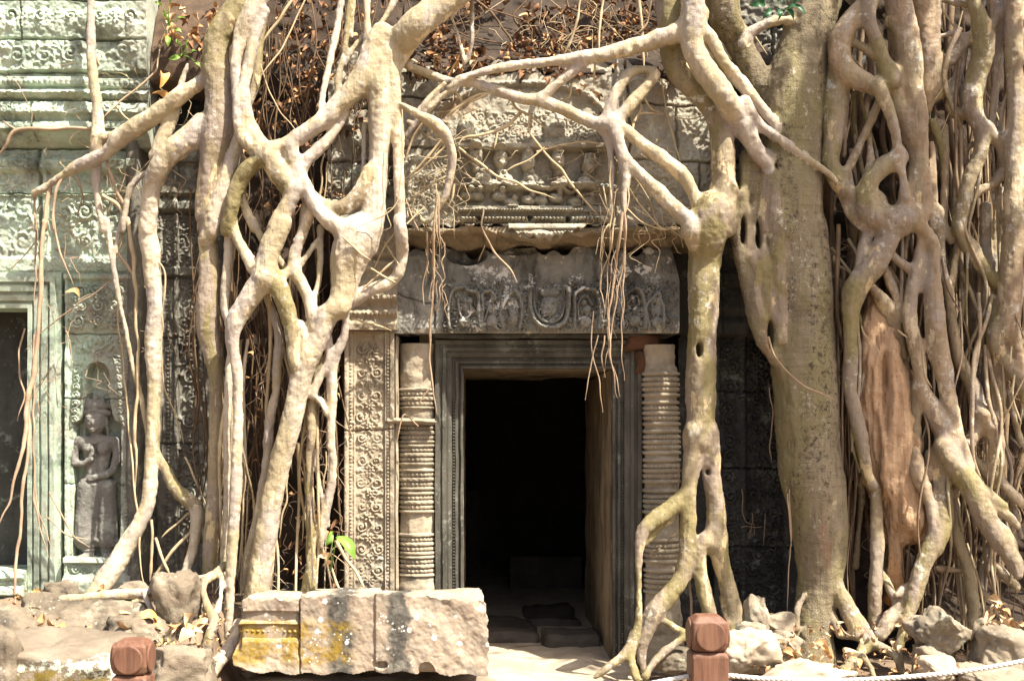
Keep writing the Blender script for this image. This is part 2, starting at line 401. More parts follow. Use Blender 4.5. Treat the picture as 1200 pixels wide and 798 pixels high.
# ------------------------------------------------------------------ fused volumes (roots that grow into one another, carved figure)
def fuse(items, vox, holes=(), band=None, bounds=None):
    """items: dict(pts=(N,3), rad=(N,), k) chains or dict(c, r) ellipsoids; returns verts, quads, owner id per vertex"""
    lo = np.min([np.min(i['pts'] - i['rad'][:, None], 0) if 'pts' in i else np.array(i['c']) - np.array(i['r']) for i in items], 0) - 0.08
    hi = np.max([np.max(i['pts'] + i['rad'][:, None], 0) if 'pts' in i else np.array(i['c']) + np.array(i['r']) for i in items], 0) + 0.08
    if bounds is not None:
        lo = np.maximum(lo, bounds[0]); hi = np.minimum(hi, bounds[1])
    n = np.ceil((hi - lo) / vox).astype(int) + 1
    BIG = 0.15
    D = np.full(n, BIG, np.float32); ID = np.full(n, -1, np.int16)
    ax = [lo[k] + vox * np.arange(n[k]) for k in range(3)]
    def sl(a, b):
        i0 = np.clip(np.floor((a - lo) / vox).astype(int), 0, n); i1 = np.clip(np.ceil((b - lo) / vox).astype(int) + 1, 0, n)
        return i0, i1
    for idx, it in enumerate(items):
        k = it.get('k', 0.03); pad = k + 3 * vox
        if 'pts' in it:
            P, Q = it['pts'], it['rad']
            a, b = np.min(P - Q[:, None], 0) - pad, np.max(P + Q[:, None], 0) + pad
            g0, g1 = sl(a, b)
            if np.any(g1 <= g0): continue
            T = np.full(g1 - g0, BIG, np.float32)
            for s in range(len(P) - 1):
                p, q, r0, r1 = P[s], P[s + 1], Q[s], Q[s + 1]
                rm = max(r0, r1) + pad
                i0, i1 = sl(np.minimum(p, q) - rm, np.maximum(p, q) + rm); i0 = np.maximum(i0, g0); i1 = np.minimum(i1, g1)
                if np.any(i1 <= i0): continue
                X = (ax[0][i0[0]:i1[0]] - p[0])[:, None, None]; Y = (ax[1][i0[1]:i1[1]] - p[1])[None, :, None]; Z = (ax[2][i0[2]:i1[2]] - p[2])[None, None, :]
                e = q - p; L2 = float(e @ e) + 1e-12
                t = np.clip((X * e[0] + Y * e[1] + Z * e[2]) / L2, 0, 1)
                d = np.sqrt((X - t * e[0]) ** 2 + (Y - t * e[1]) ** 2 + (Z - t * e[2]) ** 2) - (r0 + (r1 - r0) * t)
                v = T[i0[0]-g0[0]:i1[0]-g0[0], i0[1]-g0[1]:i1[1]-g0[1], i0[2]-g0[2]:i1[2]-g0[2]]
                np.minimum(v, d.astype(np.float32), out=v)
        else:
            c, r = np.array(it['c'], float), np.array(it['r'], float)
            g0, g1 = sl(c - r - pad, c + r + pad)
            if np.any(g1 <= g0): continue
            X = ((ax[0][g0[0]:g1[0]] - c[0]) / r[0])[:, None, None]; Y = ((ax[1][g0[1]:g1[1]] - c[1]) / r[1])[None, :, None]; Z = ((ax[2][g0[2]:g1[2]] - c[2]) / r[2])[None, None, :]
            T = ((np.sqrt(X * X + Y * Y + Z * Z) - 1) * r.min()).astype(np.float32)
        V = D[g0[0]:g1[0], g0[1]:g1[1], g0[2]:g1[2]]; W = ID[g0[0]:g1[0], g0[1]:g1[1], g0[2]:g1[2]]
        W[T < V] = it.get('id', idx)
        mn = np.minimum(V, T)
        h = np.maximum(k - np.abs(V - T), 0) / k
        V[...] = np.where(mn < 0.06, mn - h * h * k * 0.25, mn)
    for (c, r) in holes:
        c, r = np.array(c, float), np.array(r, float)
        g0, g1 = sl(c - r - 0.03, c + r + 0.03)
        if np.any(g1 <= g0): continue
        X = ((ax[0][g0[0]:g1[0]] - c[0]) / r[0])[:, None, None]; Y = ((ax[1][g0[1]:g1[1]] - c[1]) / r[1])[None, :, None]; Z = ((ax[2][g0[2]:g1[2]] - c[2]) / r[2])[None, None, :]
        T = -((np.sqrt(X * X + Y * Y + Z * Z) - 1) * r.min()).astype(np.float32)
        V = D[g0[0]:g1[0], g0[1]:g1[1], g0[2]:g1[2]]
        k = 0.02; h = np.maximum(k - np.abs(V - T), 0) / k
        V[...] = np.maximum(V, T) + h * h * k * 0.25
    g = vdb.FloatGrid(BIG); g.copyFromArray(D)
    pts, quads = g.convertToQuads(0.0)
    ii = np.clip(np.round(pts).astype(int), 0, n - 1)
    own_id = ID[ii[:, 0], ii[:, 1], ii[:, 2]]
    return pts.astype(np.float64) * vox + lo, quads.astype(np.int64), own_id

def vnormals(v, q):
    fn = np.cross(v[q[:, 2]] - v[q[:, 0]], v[q[:, 3]] - v[q[:, 1]])
    N = np.zeros_like(v)
    for k in range(4):
        for c in range(3): N[:, c] += np.bincount(q[:, k], fn[:, c], len(v))
    return N / (np.linalg.norm(N, axis=1)[:, None] + 1e-12)
def relax(v, q, it=2, lam=0.5):
    e = np.concatenate([q[:, [0, 1]], q[:, [1, 2]], q[:, [2, 3]], q[:, [3, 0]]])
    e = np.concatenate([e, e[:, ::-1]])
    cnt = np.bincount(e[:, 0], minlength=len(v)).astype(float) + 1e-9
    for _ in range(it):
        m = np.stack([np.bincount(e[:, 0], v[e[:, 1], c], len(v)) for c in range(3)], 1) / cnt[:, None]
        v = v + lam * (m - v)
    return v
def split_build(v, q, oid, N, names, mats, parent):
    """one mesh object per owner id, sharing the fused surface's normals so no seam shows"""
    fo = oid[q[:, 0]].astype(np.int64)
    e = np.concatenate([q[:, [0, 1]], q[:, [1, 2]], q[:, [2, 3]], q[:, [3, 0]]]); fid = np.tile(np.arange(len(q)), 4)
    key = e.min(1) * (len(v) + 1) + e.max(1); o_ = np.argsort(key, kind='stable'); k_ = key[o_]; m_ = k_[1:] == k_[:-1]
    fa, fb = fid[o_[:-1][m_]], fid[o_[1:][m_]]
    for rnd in range(3):                                            # scraps cut off from their root join the neighbour
        same = fo[fa] == fo[fb]; a_, b_ = fa[same], fb[same]
        lab = np.arange(len(q))
        while True:
            old = lab.copy(); mn = np.minimum(lab[a_], lab[b_]); np.minimum.at(lab, a_, mn); np.minimum.at(lab, b_, mn)
            lab = lab[lab]; lab = lab[lab]
            if np.array_equal(old, lab): break
        cnt = np.bincount(lab, minlength=len(q)); best = {}
        for l in np.unique(lab):
            i = fo[l]
            if i not in best or cnt[l] > cnt[best[i]]: best[i] = l
        bad = np.array([lab[f] != best[fo[f]] for f in range(len(q))])
        if not bad.any(): break
        to = {}
        for x, y in zip(np.concatenate([fa, fb])[np.concatenate([bad[fa] & (fo[fa] != fo[fb]), bad[fb] & (fo[fa] != fo[fb])])], np.concatenate([fb, fa])[np.concatenate([bad[fa] & (fo[fa] != fo[fb]), bad[fb] & (fo[fa] != fo[fb])])]): to.setdefault(lab[x], fo[y])
        for f in np.nonzero(bad)[0]: fo[f] = to.get(lab[f], -2)
    out = {}
    for i in np.unique(fo):
        if i < 0: continue
        f = q[fo == i]
        if len(f) < 6: continue
        u, inv = np.unique(f, return_inverse=True)
        o = mesh_np(names[i], v[u], inv.reshape(-1, 4), mats[i], parent)
        if len(o.data.vertices) == len(u):
            o.data.normals_split_custom_set_from_vertices([tuple(x) for x in N[u]])
        out[i] = o
    return out

# ------------------------------------------------------------------ carved stone panels
class Relief:
    def __init__(s, a, b, c, d, y, res=0.006):
        """panel between photo columns a..b and rows c..d (c above d) on the plane y"""
        s.y = y; s.s = (y - CY) / FPX
        s.x0, s.x1, s.z0, s.z1 = PX(a, y), PX(b, y), PZ(d, y), PZ(c, y)
        s.nx = max(3, int((s.x1 - s.x0) / res) + 1); s.nz = max(3, int((s.z1 - s.z0) / res) + 1)
        s.xs = np.linspace(s.x0, s.x1, s.nx); s.zs = np.linspace(s.z0, s.z1, s.nz)
        s.X, s.Z = np.meshgrid(s.xs, s.zs)
        s.B = np.zeros_like(s.X); s.C = np.zeros_like(s.X)       # base profile, carving on top
        s.PXg = VPX + (s.X - CX) / s.s; s.PYg = VPY - (s.Z - CZ) / s.s
    def win(s, px, py, r):
        x, z = PX(px, s.y), PZ(py, s.y); r = r * s.s
        i0, i1 = np.searchsorted(s.xs, (x - r, x + r)); j0, j1 = np.searchsorted(s.zs, (z - r, z + r))
        return slice(j0, j1), slice(i0, i1)
    def dome(s, px, py, rx, ry, h, rot=0.0, p=0.5):
        w_ = s.win(px, py, max(rx, ry) * 1.1)
        dx = s.PXg[w_] - px; dy = s.PYg[w_] - py
        c, t = math.cos(rot), math.sin(rot)
        q = 1 - ((dx * c + dy * t) / rx) ** 2 - ((-dx * t + dy * c) / ry) ** 2
        v = s.C[w_]; np.maximum(v, h * np.maximum(q, 0) ** p, out=v)
    def pit(s, px, py, rx, ry, h):
        w_ = s.win(px, py, max(rx, ry) * 1.1)
        q = 1 - ((s.PXg[w_] - px) / rx) ** 2 - ((s.PYg[w_] - py) / ry) ** 2
        v = s.B[w_]; v -= h * np.sqrt(np.maximum(q, 0)); s.C[w_] *= (q < 0)
    def stroke(s, pts, r, h):
        p = catmull(np.c_[np.array(pts, float), np.zeros(len(pts))], max(r * 0.6, 0.7))
        for x, y, _ in p: s.dome(x, y, r, r, h)
    def spiral(s, px, py, R0, turns, sgn, r, h, ph=0.0):
        n = int(14 * turns); t = np.linspace(0, 1, n)
        a = ph + sgn * t * turns * 2 * np.pi; q = R0 * (1 - 0.85 * t)
        s.stroke(np.c_[px + q * np.cos(a), py + q * np.sin(a)], r, h)
        s.dome(px, py, r * 1.2, r * 1.2, h * 1.15)
    def rosette(s, px, py, R0, h, n=8):
        for k in range(n):
            a = 2 * np.pi * k / n
            s.dome(px + 0.62 * R0 * math.cos(a), py + 0.62 * R0 * math.sin(a), R0 * 0.42, R0 * 0.24, h, a)
        s.dome(px, py, R0 * 0.3, R0 * 0.3, h * 1.2)
    def leaf(s, px, py, l, wd, a, h):
        s.dome(px + 0.5 * l * math.cos(a), py + 0.5 * l * math.sin(a), l * 0.55, wd, h, a, 0.7)
    def fill(s, a, b, c, d, n, r, h, seed=0):
        g = np.random.default_rng(seed)
        for _ in range(n):
            s.leaf(g.uniform(a, b), g.uniform(c, d), r * g.uniform(1, 2.2), r * g.uniform(0.3, 0.55), g.uniform(0, 6.28), h * g.uniform(0.5, 1))
    def scrolls(s, a, b, c, d, size, h, seed=0):
        """rows of counter-turning foliage scrolls over a stem"""
        g = np.random.default_rng(seed)
        nx = max(1, round((b - a) / size)); ny = max(1, round((d - c) / size))
        sx, sy = (b - a) / nx, (d - c) / ny
        s.fill(a, b, c, d, int(nx * ny * 9), size * 0.16, h * 0.8, seed)
        for i in range(nx):
            for j in range(ny):
                x, y = a + (i + 0.5) * sx, c + (j + 0.5) * sy
                x += g.normal(0, 0.09) * size; y += g.normal(0, 0.09) * size
                s.spiral(x, y, g.uniform(.30, .46) * min(sx, sy), g.uniform(1.1, 1.7), 1 if (i + j) % 2 else -1, size * g.uniform(.055, .085), h * g.uniform(.6, 1.1), g.uniform(0, 6.28))
                for k in range(6):
                    al = 6.28 * k / 6 + g.uniform(-.3, .3)
                    s.leaf(x + 0.4 * sx * math.cos(al), y + 0.4 * sy * math.sin(al), size * 0.22, size * 0.07, al + 0.8, h * 0.9)
    def rect(s, a, b, c, d, h, soft=1.0):
        m = np.clip(np.minimum(np.minimum(s.PXg - a, b - s.PXg), np.minimum(s.PYg - c, d - s.PYg)) / soft + 0.5, 0, 1)
        s.B += h * m
    def rows(s, prof):
        """profile down the panel: [(row, height), ...]"""
        p = sorted(prof); s.B += np.interp(s.PYg, [q[0] for q in p], [q[1] for q in p])
    def cols(s, prof):
        p = sorted(prof); s.B += np.interp(s.PXg, [q[0] for q in p], [q[1] for q in p])
    def beads(s, a, b, y, pitch, r, h):
        for x in np.arange(a, b, pitch): s.dome(x + pitch / 2, y, r, r, h)
    def vbeads(s, x, c, d, pitch, r, h):
        for y in np.arange(c, d, pitch): s.dome(x, y + pitch / 2, r, r, h)
    def joint(s, pts, wd=1.2, depth=0.02):
        pts = catmull(np.c_[np.array(pts, float), np.zeros(len(pts))], 1.5)
        for k, (x, y, _) in enumerate(pts):
            s.cut(x + 0.7 * math.sin(y * .31), y + 0.6 * math.sin(x * 0.23), wd, depth)
    def cut(s, px, py, r, depth):
        w_ = s.win(px, py, r * 1.2)
        q = 1 - ((s.PXg[w_] - px) / r) ** 2 - ((s.PYg[w_] - py) / r) ** 2
        s.CUT[w_] = np.maximum(s.CUT[w_], depth * np.sqrt(np.maximum(q, 0)))
    @property
    def CUT(s):
        if not hasattr(s, '_cut'): s._cut = np.zeros_like(s.X)
        return s._cut
    def build(s, name, mat, parent, wear=0.45, rough=0.012, thick=0.25, seed=0, erode=0.0, mask=None):
        P = np.stack([s.X.ravel(), np.full(s.X.size, s.y), s.Z.ravel()], 1)
        n1 = fbm(P * 5 + seed * 3.1, 3).reshape(s.X.shape); n2 = fbm(P * 21 + seed, 4).reshape(s.X.shape); n3 = vnoise(P * 70 + seed).reshape(s.X.shape)
        keep = 1 - wear * np.clip((n1 - 0.42) * 5, 0, 1)
        H = s.B + s.C * keep * (0.85 + 0.3 * n3) - s.CUT + rough * (n2 - 0.5) + rough * 0.22 * (n3 - 0.5) + rough * 0.8 * (n1 - 0.5)
        if erode: H -= erode * np.clip((fbm(P * 3.3 + 50 + seed, 4).reshape(s.X.shape) - 0.56) * 8, 0, 1)
        nz, nx = s.X.shape
        idx = np.arange(nz * nx).reshape(nz, nx)
        V = np.stack([s.X, s.y - H, s.Z], -1).reshape(-1, 3)
        q = np.stack([idx[:-1, :-1], idx[:-1, 1:], idx[1:, 1:], idx[1:, :-1]], -1)
        if mask is not None:
            q = q[mask(s.PXg[:-1, :-1], s.PYg[:-1, :-1])]
        q = q.reshape(-1, 4)
        # side walls back into the masonry
        e = np.concatenate([q[:, [0, 1]], q[:, [1, 2]], q[:, [2, 3]], q[:, [3, 0]]])
        key = e.min(1) * (nz * nx) + e.max(1)
        u, first, cnt = np.unique(key, return_index=True, return_counts=True)
        be = e[first[cnt == 1]]
        bv, inv = np.unique(be, return_inverse=True); inv = inv.reshape(-1, 2)
        back = V[bv].copy(); back[:, 1] = s.y + thick
        side = np.stack([be[:, 1], be[:, 0], len(V) + inv[:, 0], len(V) + inv[:, 1]], 1)
        V = np.vstack([V, back]); q = np.vstack([q, side])
        o = mesh_np(name, V, q, mat, parent)
        try: o.data.set_sharp_from_angle(angle=R(62))
        except Exception: pass
        return o

# ------------------------------------------------------------------ ground
def gz(x, y):
    x = np.asarray(x, float); y = np.asarray(y, float)
    ss = lambda t: np.clip(t, 0, 1) ** 2 * (3 - 2 * np.clip(t, 0, 1))
    front = ss((y + 3.0) / 2.5)                                  # rubble slopes down towards the viewer
    left = ss((-0.95 - x) / 0.6); right = ss((x - 1.15) / 0.6)
    left = left * np.maximum(ss((-1.70 - x) / 0.25) * ss((y + 1.75) / 1.2), ss((y + .55) / .2))
    z = -0.35 + front * (0.31 + 0.09 * right) + 0.45 * left * ss((y + 3) / 2)
    return z
def grid_axis(lo, hi, fine, a, b, coarse):
    f = np.arange(a, b, fine); l = a - np.geomspace(coarse, a - lo, 14)[::-1]; r = b + np.geomspace(coarse, hi - b, 14)
    return np.concatenate([l, f, r])
xs = grid_axis(-60, 60, 0.03, -4.4, 4.4, 0.3); ys = grid_axis(-60, 60, 0.03, -3.5, 0.8, 0.3)
Xg, Yg = np.meshgrid(xs, ys)
Pg = np.stack([Xg.ravel(), Yg.ravel(), np.zeros(Xg.size)], 1)
door_k = np.clip(1 - np.maximum(np.abs(Xg - 0.2) - 0.7, 0) / 0.5, 0, 1)
Zg = gz(Xg, Yg) + (fbm(Pg * 3, 4).reshape(Xg.shape) - 0.5) * 0.12 * (1 - 0.8 * door_k) + (fbm(Pg * 14, 4).reshape(Xg.shape) - 0.5) * 0.035
Zg = np.where(Yg > 0.3, np.minimum(Zg, -0.06), Zg)
ii = np.arange(Xg.size).reshape(Xg.shape)
q = np.stack([ii[:-1, :-1], ii[:-1, 1:], ii[1:, 1:], ii[1:, :-1]], -1).reshape(-1, 4)
ground = mesh_np("ground", np.stack([Xg, Yg, Zg], -1).reshape(-1, 3), q, M['ground'])
tag(ground, kind="structure")

# ------------------------------------------------------------------ temple
T = empty("stone_temple", (0.2, 0.3, 0), "ruined grey sandstone temple front with carved doorway, lintel and niche figure, gripped by fig roots", "temple")
m = MB()                                                          # the masonry behind all carved pieces, with the passage through it
FRL, FRR, FRT = PX(543, 0), PX(718, 0), PZ(432, 0)
m.box(-7, -2.05, 0.55, 2.0, -0.5, 5.6)
m.box(-2.05, FRL - 0.02, 0.40, 1.9, -0.5, 4.2); m.box(-2.05, 7, 1.2, 1.9, 4.2, 5.6)
m.box(FRR + 0.02, 7, 0.46, 1.9, -0.5, 4.2)
m.box(FRL - 0.02, FRR + 0.02, 0.40, 1.9, FRT + 0.02, 4.2)
m.build("masonry_core", M['black'], T)
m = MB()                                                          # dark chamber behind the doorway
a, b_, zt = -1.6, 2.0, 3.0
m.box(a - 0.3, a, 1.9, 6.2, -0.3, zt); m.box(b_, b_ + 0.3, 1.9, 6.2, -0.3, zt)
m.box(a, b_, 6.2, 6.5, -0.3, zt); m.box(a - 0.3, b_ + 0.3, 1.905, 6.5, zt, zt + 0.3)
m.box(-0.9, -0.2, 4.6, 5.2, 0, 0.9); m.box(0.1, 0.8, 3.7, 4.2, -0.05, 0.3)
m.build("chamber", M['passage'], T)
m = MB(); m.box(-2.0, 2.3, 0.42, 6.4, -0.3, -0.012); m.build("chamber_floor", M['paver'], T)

# door reveal and frame
r = MB()
def slab(mb, x0, x1, y0, y1, z0, z1, seed, n=14, amp=0.012):
    """a dressed stone with slightly wavy faces"""
    bm = bmesh.new(); bmesh.ops.create_cube(bm, size=1)
    for v in bm.verts: v.co = Vector(((x0 + x1) / 2 + v.co.x * (x1 - x0), (y0 + y1) / 2 + v.co.y * (y1 - y0), (z0 + z1) / 2 + v.co.z * (z1 - z0)))
    bmesh.ops.bevel(bm, geom=bm.edges[:], offset=0.012, segments=2, affect='EDGES')
    L = max(x1 - x0, y1 - y0, z1 - z0)
    for axis, (lo_, hi_) in enumerate(((x0, x1), (y0, y1), (z0, z1))):
        k = max(1, int((hi_ - lo_) / L * n))
        for c in range(1, k):
            co = Vector((0, 0, 0)); no = Vector((0, 0, 0)); co[axis] = lo_ + (hi_ - lo_) * c / k; no[axis] = 1
            bmesh.ops.bisect_plane(bm, geom=bm.verts[:] + bm.edges[:] + bm.faces[:], plane_co=co, plane_no=no)
    vs = np.array([v.co for v in bm.verts])
    d = np.stack([vnoise(vs * 4 + 9 * seed), vnoise(vs * 4 + 31 + seed), vnoise(vs * 4 + 77 + seed)], 1) - 0.5
    d += 0.5 * (np.stack([vnoise(vs * 13 + 9 * seed), vnoise(vs * 13 + 31 + seed), vnoise(vs * 13 + 77 + seed)], 1) - 0.5)
    vs = vs + d * 2 * amp
    mb.add(vs, [[v.index for v in f.verts] for f in bm.faces] if not bm.verts.index_update() else [])
    bm.free()
slab(r, FRR + 0.002, FRR + 0.30, 0.03, 2.0, -0.05, FRT, 1, 24); slab(r, FRL - 0.30, FRL - 0.002, 0.03, 2.0, -0.05, FRT, 2, 24)
slab(r, FRL - 0.3, FRR + 0.3, 0.03, 2.0, FRT + 0.012, FRT + 0.30, 3, 24)
o = r.build("door_reveal", M['reveal'], T, True); o.data.set_sharp_from_angle(angle=R(40))
# mouldings of the frame: profile (distance out from the opening, how far forward), swept up, across and down
prof = [(0.0, -0.10), (0.0, 0.005), (0.016, 0.008), (0.020, -0.012), (0.030, -0.016), (0.034, 0.0), (0.052, 0.004), (0.056, -0.010), (0.072, -0.012),
        (0.078, 0.012), (0.098, 0.022), (0.112, 0.020), (0.116, 0.034), (0.138, 0.040), (0.142, 0.028), (0.155, 0.028), (0.16, 0.046), (0.186, 0.05), (0.19, -0.10)]
def sweep_frame(xl, xr, zb, zt, prof, y, mb, step=0.03, seed=0):
    corners = [(xl, zb, -1, 0), (xl, zt, -1, 1), (xr, zt, 1, 1), (xr, zb, 1, 0)]
    rows_ = []
    for i in range(3):
        (ax_, az, sx, sz), (bx_, bz, tx, tz) = corners[i], corners[i + 1]
        n = int(math.hypot(bx_ - ax_, bz - az) / step)
        for k in range(n + (1 if i == 2 else 0)):
            t = k / n
            rows_.append([(ax_ + (bx_ - ax_) * t + (sx + (tx - sx) * t) * d, y - f, az + (bz - az) * t + (sz + (tz - sz) * t) * d) for d, f in prof])
    V = np.array(rows_); n, k = V.shape[:2]; V = V.reshape(-1, 3)
    V[:, 1] += (fbm(V * 9 + seed, 3) - 0.5) * 0.014; V[:, 0] += (fbm(V * 6 + 40 + seed, 3) - 0.5) * 0.010
    i = np.arange(n - 1)[:, None] * k; j = np.arange(k - 1)[None, :]
    f = np.stack([i + j, i + j + 1, i + k + j + 1, i + k + j], -1).reshape(-1, 4)
    mb.add(V, f)
mb = MB(); sweep_frame(FRL, FRR, -0.02, FRT, prof, -0.005, mb)
o = mb.build("door_frame", M['frame'], T, True); o.data.set_sharp_from_angle(angle=R(28))
mb = MB()
def bead(mb, c, r):
    bm = bmesh.new(); bmesh.ops.create_icosphere(bm, subdivisions=1, radius=r)
    mb.add([v.co + c for v in bm.verts], [[v.index for v in f.verts] for f in bm.faces]); bm.free()
for z in np.arange(0.02, 1.75, 0.021):
    for x in (FRL - 0.064, FRR + 0.064): bead(mb, Vector((x, -0.001, z)), 0.0085)
mb.build("bead_moulding", M['frame'], T, True)
mb = MB(); slab(mb, FRL - 0.15, FRR + 0.12, -0.75, 0.6, -0.22, 0.0, 5, 26, 0.02)
mb.build("threshold", M['paver'], T, True)
mb = MB()
slab(mb, FRL, FRL + 0.55, 0.75, 1.5, -0.1, 0.06, 7, 12, 0.03); slab(mb, FRR - 0.42, FRR - 0.03, 0.55, 0.85, -0.1, 0.085, 8, 12, 0.02); slab(mb, FRL + 0.5, FRR - 0.1, 1.5, 2.3, -0.1, 0.03, 9, 12, 0.03)
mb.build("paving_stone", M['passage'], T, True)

# colonnettes
def colonnette(cx, cyy, r0, z0, z1, px_rows, mat, broken, lean=0.0):
    """px_rows: list of (row, radius factor, kind) from the photo; kind 'b' rows carry beads"""
    n = 64; rings = []
    zz = np.linspace(z0, z1, int((z1 - z0) / 0.005))
    rows_ = sorted([(PZ(a, cyy - r0), f, k) for a, f, k in px_rows])
    zz_k = np.array([a for a, _, _ in rows_]); ff = np.array([f for _, f, _ in rows_])
    rad = np.interp(zz, zz_k, ff) * r0
    ang = np.linspace(0, 2 * np.pi, n * 2, endpoint=False)
    V = []
    for z, rr in zip(zz, rad):
        j = np.argmin(np.abs(zz_k - z)); kind = rows_[j][2]
        a8 = (ang + np.pi / 8) % (np.pi / 4) - np.pi / 8
        f = np.ones_like(ang)
        if kind == 'o': f = 0.35 + 0.65 * (np.cos(np.pi / 8) / np.cos(a8)) * 1.04
        if kind == 'b': f = 1 + 0.035 * np.cos(ang * 28) - 0.02
        if kind == 'c': f = 1 + 0.02 * np.sin(ang * 20 + z * 260)
        V.append(np.stack([cx + lean * (z - z0) + rr * f * np.cos(ang), cyy + rr * f * np.sin(ang), np.full_like(ang, z)], 1))
    V = np.vstack(V); k = len(ang); m_ = len(zz)
    nse = (fbm(V * 7, 3) - 0.5) * 0.022 + (fbm(V * 30, 3) - 0.5) * 0.010
    if broken is not None:
        nse -= np.clip((V[:, 2] - broken) / 0.05, 0, 1) * (0.002 + 0.04 * np.clip(fbm(V * 5 + 3, 3) - 0.45, 0, 1) * 2)
    d = V - np.stack([np.full(len(V), cx) + lean * (V[:, 2] - z0), np.full(len(V), cyy), V[:, 2]], 1); d /= np.linalg.norm(d, axis=1)[:, None]
    V = V + d * nse[:, None]
    i = np.arange(m_ - 1)[:, None] * k; j = np.arange(k)[None, :]
    f = np.stack([i + j, i + (j + 1) % k, i + k + (j + 1) % k, i + k + j], -1).reshape(-1, 4)
    return mesh_np("colonnette", V, f, mat, T)
def ringset(y, w_=1.0):
    """a band of the colonnette: lip, bead row, lip, bead row, lip"""
    return [(y - 12.6 * w_, .90, 'o'), (y - 12 * w_, 1.03, 'p'), (y - 9.3 * w_, 1.03, 'p'), (y - 8.6 * w_, .82, 'p'), (y - 7, .99, 'b'), (y - 4, .99, 'b'), (y - 3, .80, 'p'), (y - 2, 1.0, 'p'), (y, 1.02, 'c'),
            (y + 2, 1.0, 'p'), (y + 3, .80, 'p'), (y + 4, .99, 'b'), (y + 7, .99, 'b'), (y + 8.6 * w_, .82, 'p'), (y + 9.3 * w_, 1.03, 'p'), (y + 12 * w_, 1.03, 'p'), (y + 12.6 * w_, .90, 'o')]
cl = [(398, .95, 'p'), (440, .95, 'p'), (452, .9, 'p')]
for y in (467, 507, 533, 562, 589): cl += ringset(y)
for y in (638, 664): cl += ringset(y)
cl += [(480, .92, 'p'), (545.5, .90, 'o'), (612, .90, 'o'), (624, .9, 'o'), (678, .95, 'p'), (688, 1.06, 'p'), (696, 1.08, 'p'), (720, 1.1, 'p')]
colonnette(PX(489, -0.02), 0.03, 0.132, PZ(722, -0.1), PZ(402, -0.1), cl, M['tan'], PZ(458, -0.1))
cr = [(400, .97, 'p'), (430, .97, 'p')]
for y in (450, 484, 518, 552, 588, 646, 682): cr += ringset(y, 1.18)
cr += [(617, .9, 'o'), (626, .9, 'o'), (718, .95, 'p'), (730, 1.05, 'p'), (745, .95, 'p'), (760, 1.1, 'p'), (790, 1.1, 'p')]
colonnette(PX(777, -0.02), -0.02, 0.128, -0.05, PZ(404, -0.1), cr, M['tan'], PZ(436, -0.1), -0.01)
mb = MB(); slab(mb, PX(732, 0), PX(768, 0), -0.10, 0.2, PZ(414, 0), PZ(391, -.05), 16, 12, 0.035); slab(mb, PX(745, 0), PX(765, 0), -0.08, 0.2, PZ(437, 0), PZ(409, -.05), 17, 12, 0.04)
mb.build("laterite_patch", M['red'], T, True)
# stone strip and cross bar beside the left colonnette
mb = MB(); slab(mb, PX(462.5, -.05), PX(467.5, -.05), -0.11, 0.3, PZ(695, -.1), PZ(392, -.1), 21, 40, 0.006); slab(mb, PX(452, -.1), PX(511, -.1), -0.155, -0.085, PZ(497, -.15), PZ(490.5, -.15), 22, 14, 0.006)
mb.build("stone_strip", M['tan'], T, True)

# pilaster left of the door
p = Relief(403, 462, 388, 697, -0.13, 0.0042)
p.cols([(403, 0), (404, .010), (407, .010), (408, .0), (414, 0), (415, .006), (416, -.014), (450, -.014), (451, .006), (452, .0), (456, .0), (457, .012), (462, .012)])
p.rows([(388, 0.01), (392, 0.012), (393, 0), (697, 0)])
p.vbeads(411, 392, 690, 4.2, 1.7, 0.012); p.vbeads(454.5, 392, 690, 4.2, 1.6, 0.010)
p.joint([(403, 505), (462, 503)], 1.3, 0.02)
zc = 402
g = np.random.default_rng(5)
while zc < 690:
    p.stroke([(433 + 3 * math.sin(k * 1.3), zc + k * 4) for k in range(6)], 1.6, 0.014)
    p.spiral(424 + g.normal(0, 1), zc + 8 + g.normal(0, 1), g.uniform(5.5, 7.4), g.uniform(1.0, 1.5), 1, g.uniform(1.1, 1.6), 0.018, g.uniform(-.6, 1.2)); p.spiral(442 + g.normal(0, 1), zc + 8 + g.normal(0, 1), g.uniform(5.5, 7.4), g.uniform(1.0, 1.5), -1, g.uniform(1.1, 1.6), 0.018, g.uniform(2, 3.8))
    p.rosette(433 + g.normal(0, .7), zc + 20, g.uniform(5, 6.8), 0.020, int(g.integers(5, 9)))
    for sgn in (-1, 1):
        p.leaf(433 + sgn * 4, zc + 14, 9, 2.4, (0.5 if sgn > 0 else math.pi - 0.5), 0.017)
        p.leaf(433 + sgn * 7, zc + 22, 8, 2.2, (-0.6 if sgn > 0 else math.pi + 0.6), 0.016)
        p.dome(433 + sgn * 14, zc + 20, 2.6, 2.6, 0.016)
    zc += g.uniform(22, 28)
p.fill(417, 449, 396, 692, 260, 3.0, 0.012, 3)
p.build("pilaster", M['tan'], T, wear=0.6, rough=0.011, thick=0.5, seed=3, erode=.012)
# its capital
p = Relief(404, 466, 268, 387, -0.15, 0.006)
p.rows([(268, .06), (300, .06), (304, .02), (308, .05), (316, .06), (320, .03), (327, .02), (331, .05), (340, .03), (345, .06), (352, .09), (356, .05), (362, .04), (366, .07), (374, .05), (380, .07), (387, .06)])
p.beads(404, 466, 369, 5, 2.4, .02); p.beads(404, 466, 348, 7, 3, .02); p.scrolls(405, 465, 272, 300, 20, .02, 3)
p.build("capital", M['tan'], T, wear=0.6, rough=0.02, thick=0.5, seed=5, erode=0.03)

